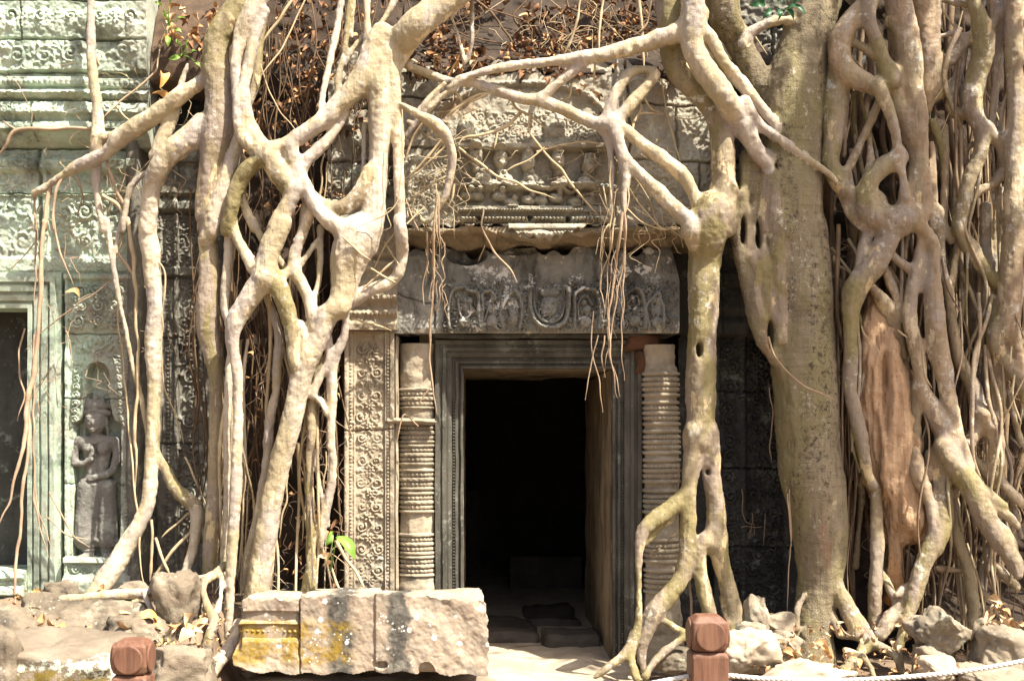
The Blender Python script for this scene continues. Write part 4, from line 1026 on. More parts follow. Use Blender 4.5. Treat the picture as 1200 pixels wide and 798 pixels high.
# ---- the fig that pours over the left of the doorway
FL = empty("strangler_fig", (-1.6, -0.45, 0.5), "pale fig roots pouring over the wall left of the doorway in a tall web", "fig tree")
SL = [
 ("b 300,-60,50 285,-20,50 215,60,55 165,150,52 160,250,54 170,350,58 165,450,66 150,550,58 130,650,50 118,750,42 | g 122,0,40 132,100,38 135,200,42 133,300,50 130,400,48 142,480,38 155,560,30 160,700,29 | l 158,0,28 152,150,28 140,300,30 135,430,28", -.45, -.40),
 ("b 240,480,25 200,600,30 170,700,35 140,800,35 | g 115,90,24", -.50, -.47),
 ("b 235,490,20 215,600,20 200,720,22 205,798,22 | g 205,20,20 200,120,20 193,230,18 188,330,18 205,385,20 215,430,22", -.44, -.50),
 ("b 345,-60,36 320,-20,35 285,40,38 245,110,32 225,200,24 222,280,20 228,350,22 238,430,26 262,490,28 300,520,32 340,540,38", -.5, -.6),
 ("b 330,40,18 295,130,22 275,210,22 260,280,20 258,330,22 268,400,24 290,460,25 320,510,30 350,570,35 385,620,38 410,650,40", -.53, -.62),
 ("b 325,30,15 305,130,20 295,250,20 285,310,18 270,360,14", -.46, -.5),
 ("b 345,525,35 400,500,30 470,455,32 540,405,38 590,360,45 640,310,50 680,240,50 700,170,45 735,120,45", -.62, -.55),
 ("c 300,-70,48 240,-30,50 150,30,60 75,90,62 15,160,62 -15,220,62 -32,300,64 -40,400,50 -47,500,44 -54,600,44 -64,700,48 -79,780,56 | g 660,60,78 640,100,86 620,150,78 605,210,62 595,270,50 575,330,45", -.52, -.6, "trunk"),
 ("b 770,250,28 782,400,26 788,520,24 792,650,22 797,760,22 | g 795,20,24 800,80,26 800,150,24 785,210,22 750,245,22 700,265,24 650,290,30 590,330,34 540,360,40", -.58, -.52),
 ("b 612,393,12 570,450,20 520,510,25 470,560,25 445,600,28", -.56, -.6),
 ("b 505,690,26 560,720,28 620,705,32 660,655,28 690,590,28", -.6, -.6),
 ("b 672,430,8 668,520,9 665,600,11 650,660,14", -.5, -.56),
 ("b 345,540,38 395,610,42 430,640,40", -.62, -.62),
 ("b 410,500,28 420,540,32 440,600,30 465,640,30 495,700,30 540,760,34 600,800,40", -.62, -.62),
 ("b 425,660,35 400,720,32 370,790,35 | g 390,30,38 350,110,42 330,170,45 320,220,50", -.63, -.64),
 ("b 325,545,32 270,590,33 232,650,31 208,730,28 195,798,24 | g 205,40,20", -.60, -.5),
 ("g 310,240,48 260,310,42 225,380,38 215,450,25 225,520,20 232,600,18 235,720,18 | l 230,0,20 225,150,22 210,300,20 205,420,20 205,520,18 200,640,15", -.62, -.62),
 ("g 212,470,6 205,530,12 197,700,14 | l 195,0,14 195,150,14 188,280,14 185,360,12 180,430,10", -.5, -.48),
 ("b 245,680,16 265,740,19 290,790,20 | g 285,20,16 310,80,16 345,135,16 380,170,14 400,195,14", -.5, -.52),
 ("g 210,10,16 222,70,20 250,130,24 290,185,30", -.5, -.6),
 ("g 340,210,40 370,260,38 395,320,35 410,380,32 420,440,28 425,500,25 435,540,25", -.62, -.6),
 ("g 355,235,25 390,215,20 420,195,20", -.6, -.58),
 ("b 470,690,14 460,790,16 | g 485,0,22 455,80,22 435,140,22 430,190,24 450,240,22 475,290,22 490,340,26 500,390,30", -.56, -.6),
 ("g 510,90,10 470,150,10 440,185,14", -.55, -.57),
 ("g 520,50,12 515,150,12 510,250,13 495,320,18", -.52, -.58),
 ("g 585,320,42 545,350,45 520,420,42 490,480,42 465,540,42 445,610,42 425,700,42 400,800,44 | l 388,10,44 362,120,42 338,250,44 322,350,46 304,470,52 295,560,55", -.62, -.50),
 ("g 450,385,20 470,440,25 480,490,30", -.6, -.6),
 ("g 325,270,14 360,360,15 380,430,16 375,500,18 365,600,18 345,720,18 335,798,18 | l 335,0,16 310,150,16 290,280,18 270,380,16 255,480,14", -.48, -.42),
 ("g 610,350,15 600,430,18 575,480,22 560,540,22 560,640,20 555,798,20 | l 560,0,18 558,100,18 545,170,18 530,240,15 522,330,10", -.56, -.48),
 ("g 540,400,16 548,470,18 545,520,16 515,570,16 490,630,16", -.55, -.55),
 ("g 522,500,18 508,560,18 488,640,20 485,798,22 | l 478,0,18 480,120,16 485,250,18 485,370,18 478,500,34", -.52, -.47),
 ("g 495,632,9 520,655,11 538,695,11", -.56, -.53), ("g 505,640,8 530,650,9 548,690,8", -.53, -.5),
 ("l 500,0,10 515,130,10 535,210,9 545,260,7", -.5, -.46),
 ("l 560,110,12 530,190,10 510,280,9 500,330,8", -.5, -.46),
 # feet left of the big block
 ("l 190,395,18 150,430,20 120,450,17 118,490,14 130,540,18 150,585,20 140,630,20 110,700,20 75,760,20 40,830,22", -.55, -1.0),
 ("k 770,430,12 768,500,10 755,560,16", -.6, -.72),
 ("k 830,600,20 800,680,25 750,740,28 690,820,30", -.65, -1.0),
 ("k 705,520,10 670,590,12 635,660,12", -.6, -.75),
 # second big branch towards the left
 ("a 705,285,26 640,330,33 560,390,35 480,440,36 410,480,34 370,530,26 330,550,26 280,572,24 200,620,14 120,672,12", -.42, -.16),
 ("a 400,470,20 345,478,26 335,520,24", -.22, -.2),
 ("a 705,440,55 640,500,50 590,530,45 550,580,40 525,650,38,-36 515,740,35,-33 510,798,35,-32 | f 515,10,35,-32 512,80,38,-30 525,150,35,-30 530,250,30,-29 535,350,30,-28 530,450,33,-27 535,600,27,-26 530,798,26,-26 | k 525,0,24,-26 522,100,28,-26 510,190,30,-27 475,270,33,-29 430,350,38,-30 380,430,42,-35 330,510,42,-40", -.42, -.38),
 ("a 650,225,7 615,330,15 590,410,24 565,470,28 540,540,30", -.36, -.34),
 ("a 520,590,12 490,610,10 455,645,10 440,700,10 425,798,10 | f 425,10,9 405,100,8 395,190,8", -.3, -.2),
 ("a 312,-40,14 315,100,16 318,200,18 325,280,20 340,360,20 345,430,26 342,500,28 335,570,18 335,640,14 345,720,13 360,798,12 | f 367,20,11 385,130,11 400,220,11 415,300,10 440,420,10 460,520,10 490,640,10 510,740,10 520,798,9", -.18, -.22),
 ("k 545,10,16 580,80,20 620,140,24 680,190,26", -.25, -.3), ("k 676,182,22 688,215,26 680,280,22 660,360,20 635,430,18", -.3, -.34),
 ("k 210,512,11 330,505,16 430,500,20 520,490,18 580,450,14 620,435,12 690,440,10 740,430,8", -.75, -.5),
 ("k 500,490,12 530,570,10", -.72, -.8),
 # strands over the top
 ("b 598,-40,12 575,100,12 550,220,13 525,330,14 520,400,18", -.42, -.6), ("b 625,-40,8 610,120,9 600,190,11 580,260,14 578,330,18", -.45, -.58),
 ("b 638,-20,8 625,130,8", -.44, -.46), ("b 678,-40,12 683,90,14 690,150,22", -.5, -.52), ("b 785,-20,12 730,80,10 650,150,10 600,225,12", -.44, -.5),
 ("c 190,20,7 225,110,8 245,190,9 250,215,8", -.42, -.40), ("c 275,-20,8 275,100,10 268,180,10 255,215,9", -.42, -.40), ("c 240,-20,8 215,40,9 200,30,8", -.45, -.5),
 # knot of side roots on the pediment
 ("b 800,360,12 860,395,18 905,420,24 940,445,24 965,480,22 978,530,20 975,590,16 960,660,14 930,720,14 890,770,12 | g 870,20,10", -.52, -.36),
 ("c 215,300,11 165,340,13 110,395,13 60,450,12 40,480,10", -.42, -.38), ("c 180,290,11 130,340,12 95,385,11", -.42, -.42),
 ("c 55,425,12 90,440,8 60,490,7", -.40, -.36),
]
TL = [
 ("b 475,-20,4 400,140,4 310,270,4", -.5, -.6), ("b 310,225,3 350,340,3 430,455,3", -.55, -.5), ("b 430,-10,7 370,80,7 320,150,7", -.4, -.45),
 ("g 385,440,7 400,520,6 415,620,5", -.45, -.44), ("b 530,540,4 520,640,5 510,720,4", -.45, -.45), ("b 545,560,4 530,700,4", -.44, -.44), ("b 580,470,3 595,520,3 605,540,2", -.4, -.38),
 ("b 800,380,3 803,500,3 795,620,3 770,720,3 650,790,3", -.72, -.73),
 ("g 590,80,4 640,130,4 690,165,3", -.73, -.7), ("g 690,195,5 740,220,5 780,240,6", -.6, -.64), ("g 665,265,4 720,215,5 775,165,5", -.58, -.6), ("g 620,360,5 700,390,5 760,405,5", -.5, -.2),
 ("a 330,445,8 200,447,8 60,452,9 20,510,8 -20,560,8", -.17, -.1), ("a 60,452,6 30,440,5 10,420,4", -.12, -.1),
 ("a 122,670,5 120,798,6 | f 122,0,5 125,150,5 118,320,4", -.14, -.1),
 ("a 172,650,12 160,720,10 155,798,10 | f 155,20,10 145,100,9 140,250,12 130,400,10 115,550,12 100,660,13 92,700,11 80,798,9 | k 75,0,9 40,140,8 -10,280,8", -.16, -.45),
 ("f 108,600,8 100,700,8 | k 95,0,8 75,200,8 60,400,8 50,560,7", -.3, -.5), ("f 120,420,6 118,700,5 | k 115,0,5 125,200,5 170,370,4", -.16, -.2),
 ("a 282,560,9 212,630,8 190,700,7 185,798,6 | f 185,0,6 195,90,6 225,180,5 255,250,4", -.2, -.2),
 ("a 372,555,8 400,640,8 430,740,8 | f 432,0,6 422,80,6 405,150,5", -.22, -.2), ("a 355,680,10 400,710,9 430,760,8 | f 440,20,8 452,100,11 465,180,11 470,300,9 475,450,8 475,600,8 470,798,8 | k 475,0,8 470,150,7", -.24, -.24),
 ("f 380,110,8 410,140,7 440,180,9 460,210,9", -.2, -.24), ("f 410,300,6 412,400,5 432,550,5 450,750,5 | k 456,0,5 468,150,5 480,300,5 490,420,5 508,485,5", -.08, -.4),
 ("f 560,330,4 565,560,4 590,650,4 620,740,4 640,798,4", -.3, -.1), ("f 545,160,3 570,210,4 568,320,4", -.32, -.3),
 ("k 660,285,8 600,350,9 525,445,9", -.28, -.32), ("k 525,240,7 520,450,7", -.36, -.36), ("k 535,300,7 565,370,7 592,425,7", -.3, -.35), ("k 660,215,5 560,300,5", -.26, -.28), ("k 640,20,5 680,100,5 720,190,5", -.2, -.24),
 ("a 260,580,4 280,680,4 270,760,4", -.06, -.04), ("a 200,330,4 225,400,4 170,470,3", 0, 0), ("a 330,130,5 335,200,4 370,275,4", -.1, 0), ("a 400,370,4 450,420,4 520,455,4", -.1, -.3), ("a 240,590,3 280,660,3 290,720,2", -.02, -.02),
 ("a 540,250,5 470,310,5 400,370,5 360,410,5", -.1, -.2), ("a 555,170,4 545,240,4 520,270,3", -.05, -.1),
 ("f 245,330,4 160,400,3 90,470,3", -.12, -.06), ("f 390,230,3 310,285,3 240,330,3", -.16, -.12), ("f 225,400,4 245,460,3 250,540,3", -.06, -.04), ("f 90,400,4 65,500,4 80,640,4 60,720,3", -.12, -.14), ("f 30,200,2 80,150,3 130,90,3", -.06, -.08),
 ("k 170,140,4 215,230,4 260,300,3 310,335,3", -.08, -.1), ("k 120,120,3 140,230,3 175,330,3", -.1, -.12), ("k 160,230,3 230,290,3 310,310,3", -.1, -.08),
 ("l 410,80,5 395,200,5 375,300,4", -.45, -.42), ("l 455,0,4 470,120,4 455,320,4", -.4, -.38), ("l 540,0,4 530,120,4 520,200,4", -.42, -.4),
 ("l 575,310,9 610,380,8 650,440,8 672,475,7", -.4, -.5), ("l 555,400,6 580,460,6 600,500,5", -.4, -.42),
 ("l 255,30,4 250,250,4 240,420,4", -.4, -.36), ("l 265,120,4 262,300,3 240,460,3", -.35, -.35), ("l 245,0,4 258,90,3 250,180,3", -.42, -.4), ("l 185,250,8 180,360,8 178,420,8", -.4, -.4),
 ("g 700,190,4 745,110,4 780,60,3", -.5, -.6), ("g 820,40,4 850,10,4 880,-20,3", -.4, -.35), ("g 740,100,4 790,180,4", -.5, -.6),
 # reddish strands beside the lintel
 ("h 150,-20,5 145,60,6 138,180,7 140,260,6 130,380,6 128,480,5 140,600,5 152,700,4", -.48, -.3), ("h 155,-60,5 162,40,5 172,120,3", -.46, -.46), ("h 120,60,4 118,150,4 105,230,3 108,320,3", -.46, -.42), ("h 312,-20,4 308,40,4 345,120,5 400,185,5 430,240,4", -.5, -.42), ("h 320,110,3 300,165,3", -.45, -.44), ("h 90,740,3 40,700,4 15,798,3", -.2, -.2), ("h 130,600,3 100,640,3 90,670,2", -.2, -.18),
 ("c 195,500,5 150,540,6 100,590,5 45,630,4", -.34, -.33), ("c 178,480,7 110,560,7 40,625,6", -.34, -.32), ("c 210,600,6 140,640,5 60,690,5 40,700,4", -.34, -.32), ("c 40,700,5 90,740,5 130,798,4", -.32, -.34), ("c 100,430,6 70,480,7 40,560,6", -.4, -.36), ("c 45,700,4 70,760,4 95,798,4", -.35, -.36), ("c 215,640,6 205,690,5 190,720,4", -.36, -.34), ("c 150,640,3 155,798,3", -.4, -.42), ("c 120,600,3 110,700,3 125,740,2", -.34, -.34),
]
def matL(i, rm, nm):
    return M['bark_a'] if (i % 5) else M['bark_b'] if i not in (7, 25) else M['bark_a']
red_rows = lambda C_: C_[:, 0].mean() < -2.5 or (-0.75 < C_[:, 0].mean() < -0.1 and C_[:, 2].mean() < 2.9)
grow(FL, SL, matL, 0.0085, 0.009, seed=1, thin_mat=lambda i, C_: M['vine'] if red_rows(C_) else M['vinepale'])
for sp in TL:
    C_ = catmull(trace(*sp[:3]), 0.02)
    C_[:, :3] += (np.stack([vnoise(C_[:, :3] * 9 + 3), vnoise(C_[:, :3] * 9 + 43), vnoise(C_[:, :3] * 9 + 83)], 1) - .5) * .022
    V, f = tube(C_[:, :3], np.maximum(C_[:, 3] * taper(len(C_)) * (.85 + .3 * vnoise(C_[:, :3] * 25)), .0018), 7, 3, .3)
    mesh_np("rootlet", V, f, M['vine'] if red_rows(C_) else M['vinepale'], FL)
gq = np.random.default_rng(31)
def slender(root, n, a, b, top, bot, y0, y1, r0, r1, mats, sway):
    """slim single roots running down between the big ones"""
    for k in range(n):
        px = gq.uniform(a, b); t0, t1 = gq.uniform(*top), gq.uniform(*bot); y = gq.uniform(y0, y1); m_ = max(6, int((t1 - t0) / 30)); tt = np.linspace(0, 1, m_)
        ph = gq.uniform(0, 90); xx = px + sway * (vnoise(np.c_[tt * (t1 - t0) / 90 + ph, tt * 0, tt * 0]) - .5) * 2
        P = np.array([[*P3(x_, t0 + (t1 - t0) * t, y + .08 * math.sin(t * 5 + ph)), 0] for x_, t in zip(xx, tt)]); P[:, 3] = gq.uniform(r0, r1) * (1 - .35 * tt)
        C_ = catmull(P, .025)
        V, f = tube(C_[:, :3], C_[:, 3] * (.8 + .4 * vnoise(C_[:, :3] * 14 + k)), 9, k, .3)
        mesh_np("rootlet", V, f, M[mats[k % len(mats)]], root)
slender(FL, 16, 258, 402, (330, 520), (690, 720), -.48, -.28, .006, .014, ('bark_a', 'vinepale', 'bark_b'), 9)
own(FL)

# ---- the big trunk right of the doorway
FC = empty("strangler_fig", (1.75, -0.4, 0.15), "thick olive fig trunk right of the doorway with roots across the gable", "fig tree")
SC = [
 ("d 775,-80,88 760,-20,88 735,80,90 705,200,96 685,300,112 675,400,116 668,500,116 665,600,118 662,700,118 670,798,114 | i 690,60,110 698,150,108 702,250,108 708,350,110 712,450,114 718,560,114 724,700,110 730,798,108 | n 737,50,112 753,130,107 768,220,101 773,300,95 775,380,88 768,450,80 755,530,74 745,600,74 738,670,82 733,745,98", -.32, -.42, "trunk"),
 ("d 430,-60,62 440,60,52 480,130,48 520,210,48 560,290,48 610,350,48 640,430,50", -.30, -.34),
 ("d 520,540,24 500,620,30 490,700,36 | i 488,60,26 508,170,28 530,280,30 555,380,30 578,440,28 612,500,20 650,560,12", -.42, -.46),
 ("d 560,560,28 560,700,26 | i 535,20,18 545,130,22 560,230,26 580,330,26 600,420,26 615,500,22", -.42, -.46),
 ("d 600,560,40 600,700,44 | i 600,50,42 610,160,40 625,280,40 640,400,40", -.38, -.42),
 ("d 345,-60,36 335,-10,35 330,70,44 330,140,40 350,200,40 400,280,42 450,350,40 490,410,38 520,470,34 545,520,24 570,560,15 600,590,6", -.56, -.50),
 ("d 355,90,20 400,150,20 440,220,20 490,280,22 530,330,20 580,390,18 620,440,16 655,478,10", -.55, -.48),
 ("d 515,350,22 550,410,20 600,465,16 660,500,6", -.57, -.48), ("d 545,470,12 560,520,12 585,560,9 612,590,5", -.56, -.50),
 ("d 620,470,14 680,520,14 740,560,13 800,600,12 840,640,12", -.55, -.52),
 ("d 720,80,16 640,70,16 580,85,18 530,115,20 505,150,20", -.42, -.38),
 # top root running left over the gable
 ("d 340,50,40 290,105,36 200,140,30 100,170,26 0,195,24 | c 720,190,22 620,205,19 520,220,16 420,230,16 320,250,14 240,275,14 195,305,12", -.5, -.42),
 ("c 20,215,9 40,225,11 120,255,14 200,280,14 290,290,17 380,320,18 460,345,19 510,350,21 580,375,20 650,405,20 710,430,22 745,450,26", -.36, -.42),
 ("c 665,215,16 600,265,16 550,310,16 510,345,18", -.44, -.4),
 ("d 175,243,13 150,243,14 110,258,18 70,310,20 35,390,20 20,430,22", -.40, -.43), ("d 180,243,12 200,258,20 160,312,22 110,370,22 70,420,22 40,440,25", -.40, -.44),
 ("d 45,425,25 70,490,22 85,550,18 97,610,16 92,700,10 86,798,8", -.46, -.5), ("d 20,430,20 40,500,14 45,560,10 50,640,7 45,750,6", -.42, -.44),
 ("d 80,440,20 150,495,21 220,545,24 280,590,24 320,640,22 345,700,20 362,760,22", -.44, -.45), ("d 90,530,14 120,580,20 190,650,24 260,710,26 320,770,30 | i 330,60,38 370,120,40", -.48, -.47),
 # slimmer stem over the door edge
 ("d 250,-60,46 250,30,46 255,120,40 275,230,42 330,300,40 390,370,40 425,450,40 437,560,42 435,650,46 420,740,60 | i 400,0,78 385,60,66 375,150,60 372,250,55 367,350,52 360,450,52 358,540,52 360,640,52 357,730,50 354,780,50", -.34, -.5, "trunk"),
 ("i 440,30,20 455,60,18 470,40,18", -.44, -.44),
 ("i 340,760,40 | n 330,10,34 320,100,27 315,200,28 312,300,28 305,380,26 285,450,27 240,510,36 200,560,38 170,620,28 150,690,20 160,760,14", -.5, -.62),
 ("i 380,760,36 | n 388,10,34 400,100,30 408,180,30 405,260,35 395,320,42", -.48, -.5),
 ("n 370,310,30 352,340,28 355,400,24 370,470,25 385,540,26 395,600,22 400,660,16", -.52, -.6), ("n 412,300,36 425,380,28 445,450,28 470,540,30 488,600,24 480,650,18", -.5, -.52), ("n 345,330,22 330,390,16 312,440,14", -.5, -.54),
 ("n 310,140,24 260,190,30 210,230,32 165,270,26 150,325,18 145,400,11 147,500,10 145,590,14 130,650,20 100,700,18 50,740,12 -10,785,10", -.52, -.75),
 ("n 250,235,16 205,275,14 165,320,13", -.52, -.56), ("n 130,640,16 115,720,16 135,790,16", -.66, -.8), ("n 232,590,12 290,625,12 315,645,12", -.6, -.62), ("n 312,640,14 240,690,13 190,740,13 165,780,16", -.62, -.75),
 ("n 430,510,8 440,560,10 455,600,12", -.5, -.55), ("n 470,560,20 462,620,18 455,670,16", -.52, -.58),
 # gnarled ridges down the trunk's left flank
 ("d 600,600,18 585,680,18 575,790,20 | i 560,60,18 570,150,20 590,240,18 600,330,18 610,430,12", -.47, -.47, "root", .04), ("d 640,590,16 625,690,16 640,798,18 | i 632,60,16 625,180,16 640,300,16 638,440,10", -.51, -.50, "root", .05),
 ("d 470,640,16 495,690,17 515,770,16 | i 515,40,15 530,130,15 545,240,15 565,330,14 625,420,10", -.46, -.46, "root", .03), ("i 530,150,10 560,200,10 552,280,10 575,370,9", -.49, -.49, "root", .025),
 ("i 612,0,10 650,50,14 690,80,13 750,110,7", -.53, -.50, "root", .04), ("d 560,520,20 610,560,18 660,600,10", -.48, -.5, "root", .05), ("d 600,620,30 620,700,34 640,790,36 | i 650,60,34 650,160,26 660,260,20", -.46, -.48, "root", .06),
 # feet of the trunk
 ("n 715,500,10 692,555,12 690,620,12", -.5, -.58), ("n 690,620,16 660,690,18 640,730,12", -.52, -.66), ("n 800,440,30 830,480,26 860,540,28 880,590,26 900,640,20", -.46, -.56),
 ("o 110,545,14 135,580,13 160,635,15 205,640,14", -.48, -.56), ("o 200,560,22 240,610,22 262,660,22 300,680,18 350,710,15 378,775,11", -.5, -.7), ("o 265,660,24 230,700,20 190,745,18 150,800,18", -.55, -.8), ("o 190,700,8 235,710,9 265,750,9 280,790,8", -.66, -.8),
]
hl = [((PX(820, -.55), -.55, PZ(410, -.55)), (.017, .2, .045)), ((PX(910, -.52), -.52, PZ(194, -.52)), (.012, .12, .025)), ((PX(864, -.45), -.45, PZ(204, -.45)), (.024, .3, .11)),
      ((PX(870, -.45), -.45, PZ(270, -.45)), (.018, .3, .09)), ((PX(888, -.45), -.45, PZ(277, -.45)), (.020, .3, .09)), ((PX(904, -.5), -.5, PZ(392, -.5)), (.020, .14, .10)), ((PX(925, -.55), -.55, PZ(470, -.55)), (.016, .07, .05)),
      ((PX(855, -.52), -.52, PZ(90, -.52)), (.01, .03, .03)), ((PX(829, -.5), -.5, PZ(553, -.5)), (.012, .2, .02))]
TC = [
 ("d 45,560,4 50,700,4 45,798,4 | i 45,40,5 20,90,4 8,180,4", -.46, -.46), ("d 100,620,5 110,690,4 90,760,4", -.5, -.5), ("d 110,650,3 160,720,3 230,798,3 | i 270,40,3 300,120,3", -.48, -.42),
 ("i 85,0,8 78,90,7 62,200,6 50,290,5 35,370,5 45,480,4 60,600,3 70,640,2", -.52, -.44), ("i 100,10,6 95,120,5 90,280,4 85,420,3 90,580,2", -.5, -.42), ("i 60,20,5 50,110,4 15,210,4 5,260,3", -.5, -.46), ("i 90,-20,5 100,80,5 85,200,4 60,330,4 40,450,3 20,570,2", -.52, -.44),
 ("i 30,390,4 40,480,3 60,560,3 80,635,2", -.45, -.42), ("i 20,420,4 15,500,3 25,570,2", -.45, -.43), ("i 0,420,3 -20,520,3 -45,650,2", -.46, -.43), ("i -15,340,3 -18,480,3 10,600,3 15,690,2", -.46, -.42), ("i 50,60,3 35,200,3 30,330,3", -.52, -.5), ("i 70,120,3 50,160,3 48,230,2", -.5, -.48),
 ("d 130,420,5 150,380,6 145,340,5", -.38, -.32), ("d 120,470,6 140,400,6 230,395,5", -.4, -.3), ("d 160,340,5 190,380,6 235,395,5", -.36, -.28), ("d 220,280,4 250,430,5 290,580,4", -.3, -.28), ("d 240,402,3 320,410,3 400,400,3", -.3, -.3), ("d 95,720,4 160,770,4 230,800,4 | i 240,50,4 310,100,4", -.46, -.4), ("d 105,590,4 150,640,4 180,700,4 220,798,3", -.42, -.4),
 ("c 410,345,6 430,375,6 480,405,6 540,450,5", -.36, -.32), ("c 445,390,8 400,430,9 340,455,7 250,480,6 225,505,6", -.32, -.34), ("c 475,400,5 480,460,6 540,540,6 610,620,6 660,690,5 735,765,4", -.36, -.34), ("c 228,512,6 300,570,6 370,615,6 440,640,6 510,670,5 560,690,4", -.36, -.34), ("c 530,510,4 460,560,4 390,600,4", -.36, -.35), ("c 500,525,5 600,500,5 690,495,4 735,500,4", -.35, -.36), ("c 365,455,5 355,520,4", -.33, -.33), ("c 240,350,7 290,345,8 340,320,8", -.37, -.4), ("c 190,400,7 250,350,8 320,325,8", -.36, -.4), ("c 210,310,8 240,350,8", -.4, -.36),
 ("c 620,290,5 610,340,5 575,355,4", -.42, -.32), ("c 780,500,5 800,580,5 840,680,4 880,740,4", -.4, -.36), ("c 735,640,4 745,720,3 760,798,3", -.44, -.44), ("c 700,210,5 698,300,4", -.44, -.38), ("c 660,-20,6 630,100,6 600,190,7", -.45, -.42), ("c 730,-20,6 715,80,6 712,170,7", -.45, -.46), ("c 850,-20,9 862,80,8 868,240,7", -.3, -.34), ("c 900,-20,4 880,80,4 835,120,3", -.36, -.34),
 ("d 535,120,5 560,150,4 590,190,3", -.3, -.3), ("d 520,120,4 530,180,4 560,230,3 600,240,3", -.32, -.3),
 ("i 595,430,5 620,500,5 680,570,5 760,620,5 828,650,5", -.72, -.66), ("n 665,130,3 670,300,3 660,560,3", -.5, -.4), ("n 660,150,4 668,260,3 672,330,3", -.54, -.5), ("n 820,560,4 850,620,5 880,640,5", -.5, -.6),
 ("n 285,40,3 280,140,3 255,190,3", -.3, -.42), ("n 270,285,4 220,340,4 170,370,4", -.2, -.4), ("n 500,130,2 505,180,2 515,250,2 545,250,2 550,290,2", .1, .1), ("n 490,268,2 520,262,2 575,262,2", .1, .1), ("n 580,215,2 583,260,2 575,330,2", .1, .1), ("n 535,215,2 540,240,2 530,290,2", .1, .1), ("n 420,760,3 440,700,3 430,660,3", -.5, -.5),
 ("i 595,600,4 605,700,4 600,798,4 | n 600,40,4", -.2, -.1), ("n 320,440,6 325,520,6 322,590,6", -.4, -.42),
]
def matC(i, rm, nm):
    if i == 0: return M['trunk']
    if i in (1, 2, 3, 4): return M['trunk']
    return M['bark_b'] if nm == 'trunk' or i > 20 else M['bark_a']
grow(FC, SC, matC, 0.0085, 0.009, holes=hl, seed=2, fat=.94, kk=(.7, .04))
for sp in TC:
    C_ = catmull(trace(*sp[:3]), 0.02)
    C_[:, :3] += (np.stack([vnoise(C_[:, :3] * 9 + 13), vnoise(C_[:, :3] * 9 + 53), vnoise(C_[:, :3] * 9 + 93)], 1) - .5) * .022
    V, f = tube(C_[:, :3], np.maximum(C_[:, 3] * taper(len(C_)) * (.85 + .3 * vnoise(C_[:, :3] * 25)), .0018), 7, 5, .3)
    mesh_np("rootlet", V, f, M['vine'] if (C_[:, 2].mean() < 2.6) else M['vinepale'], FC)
own(FC)

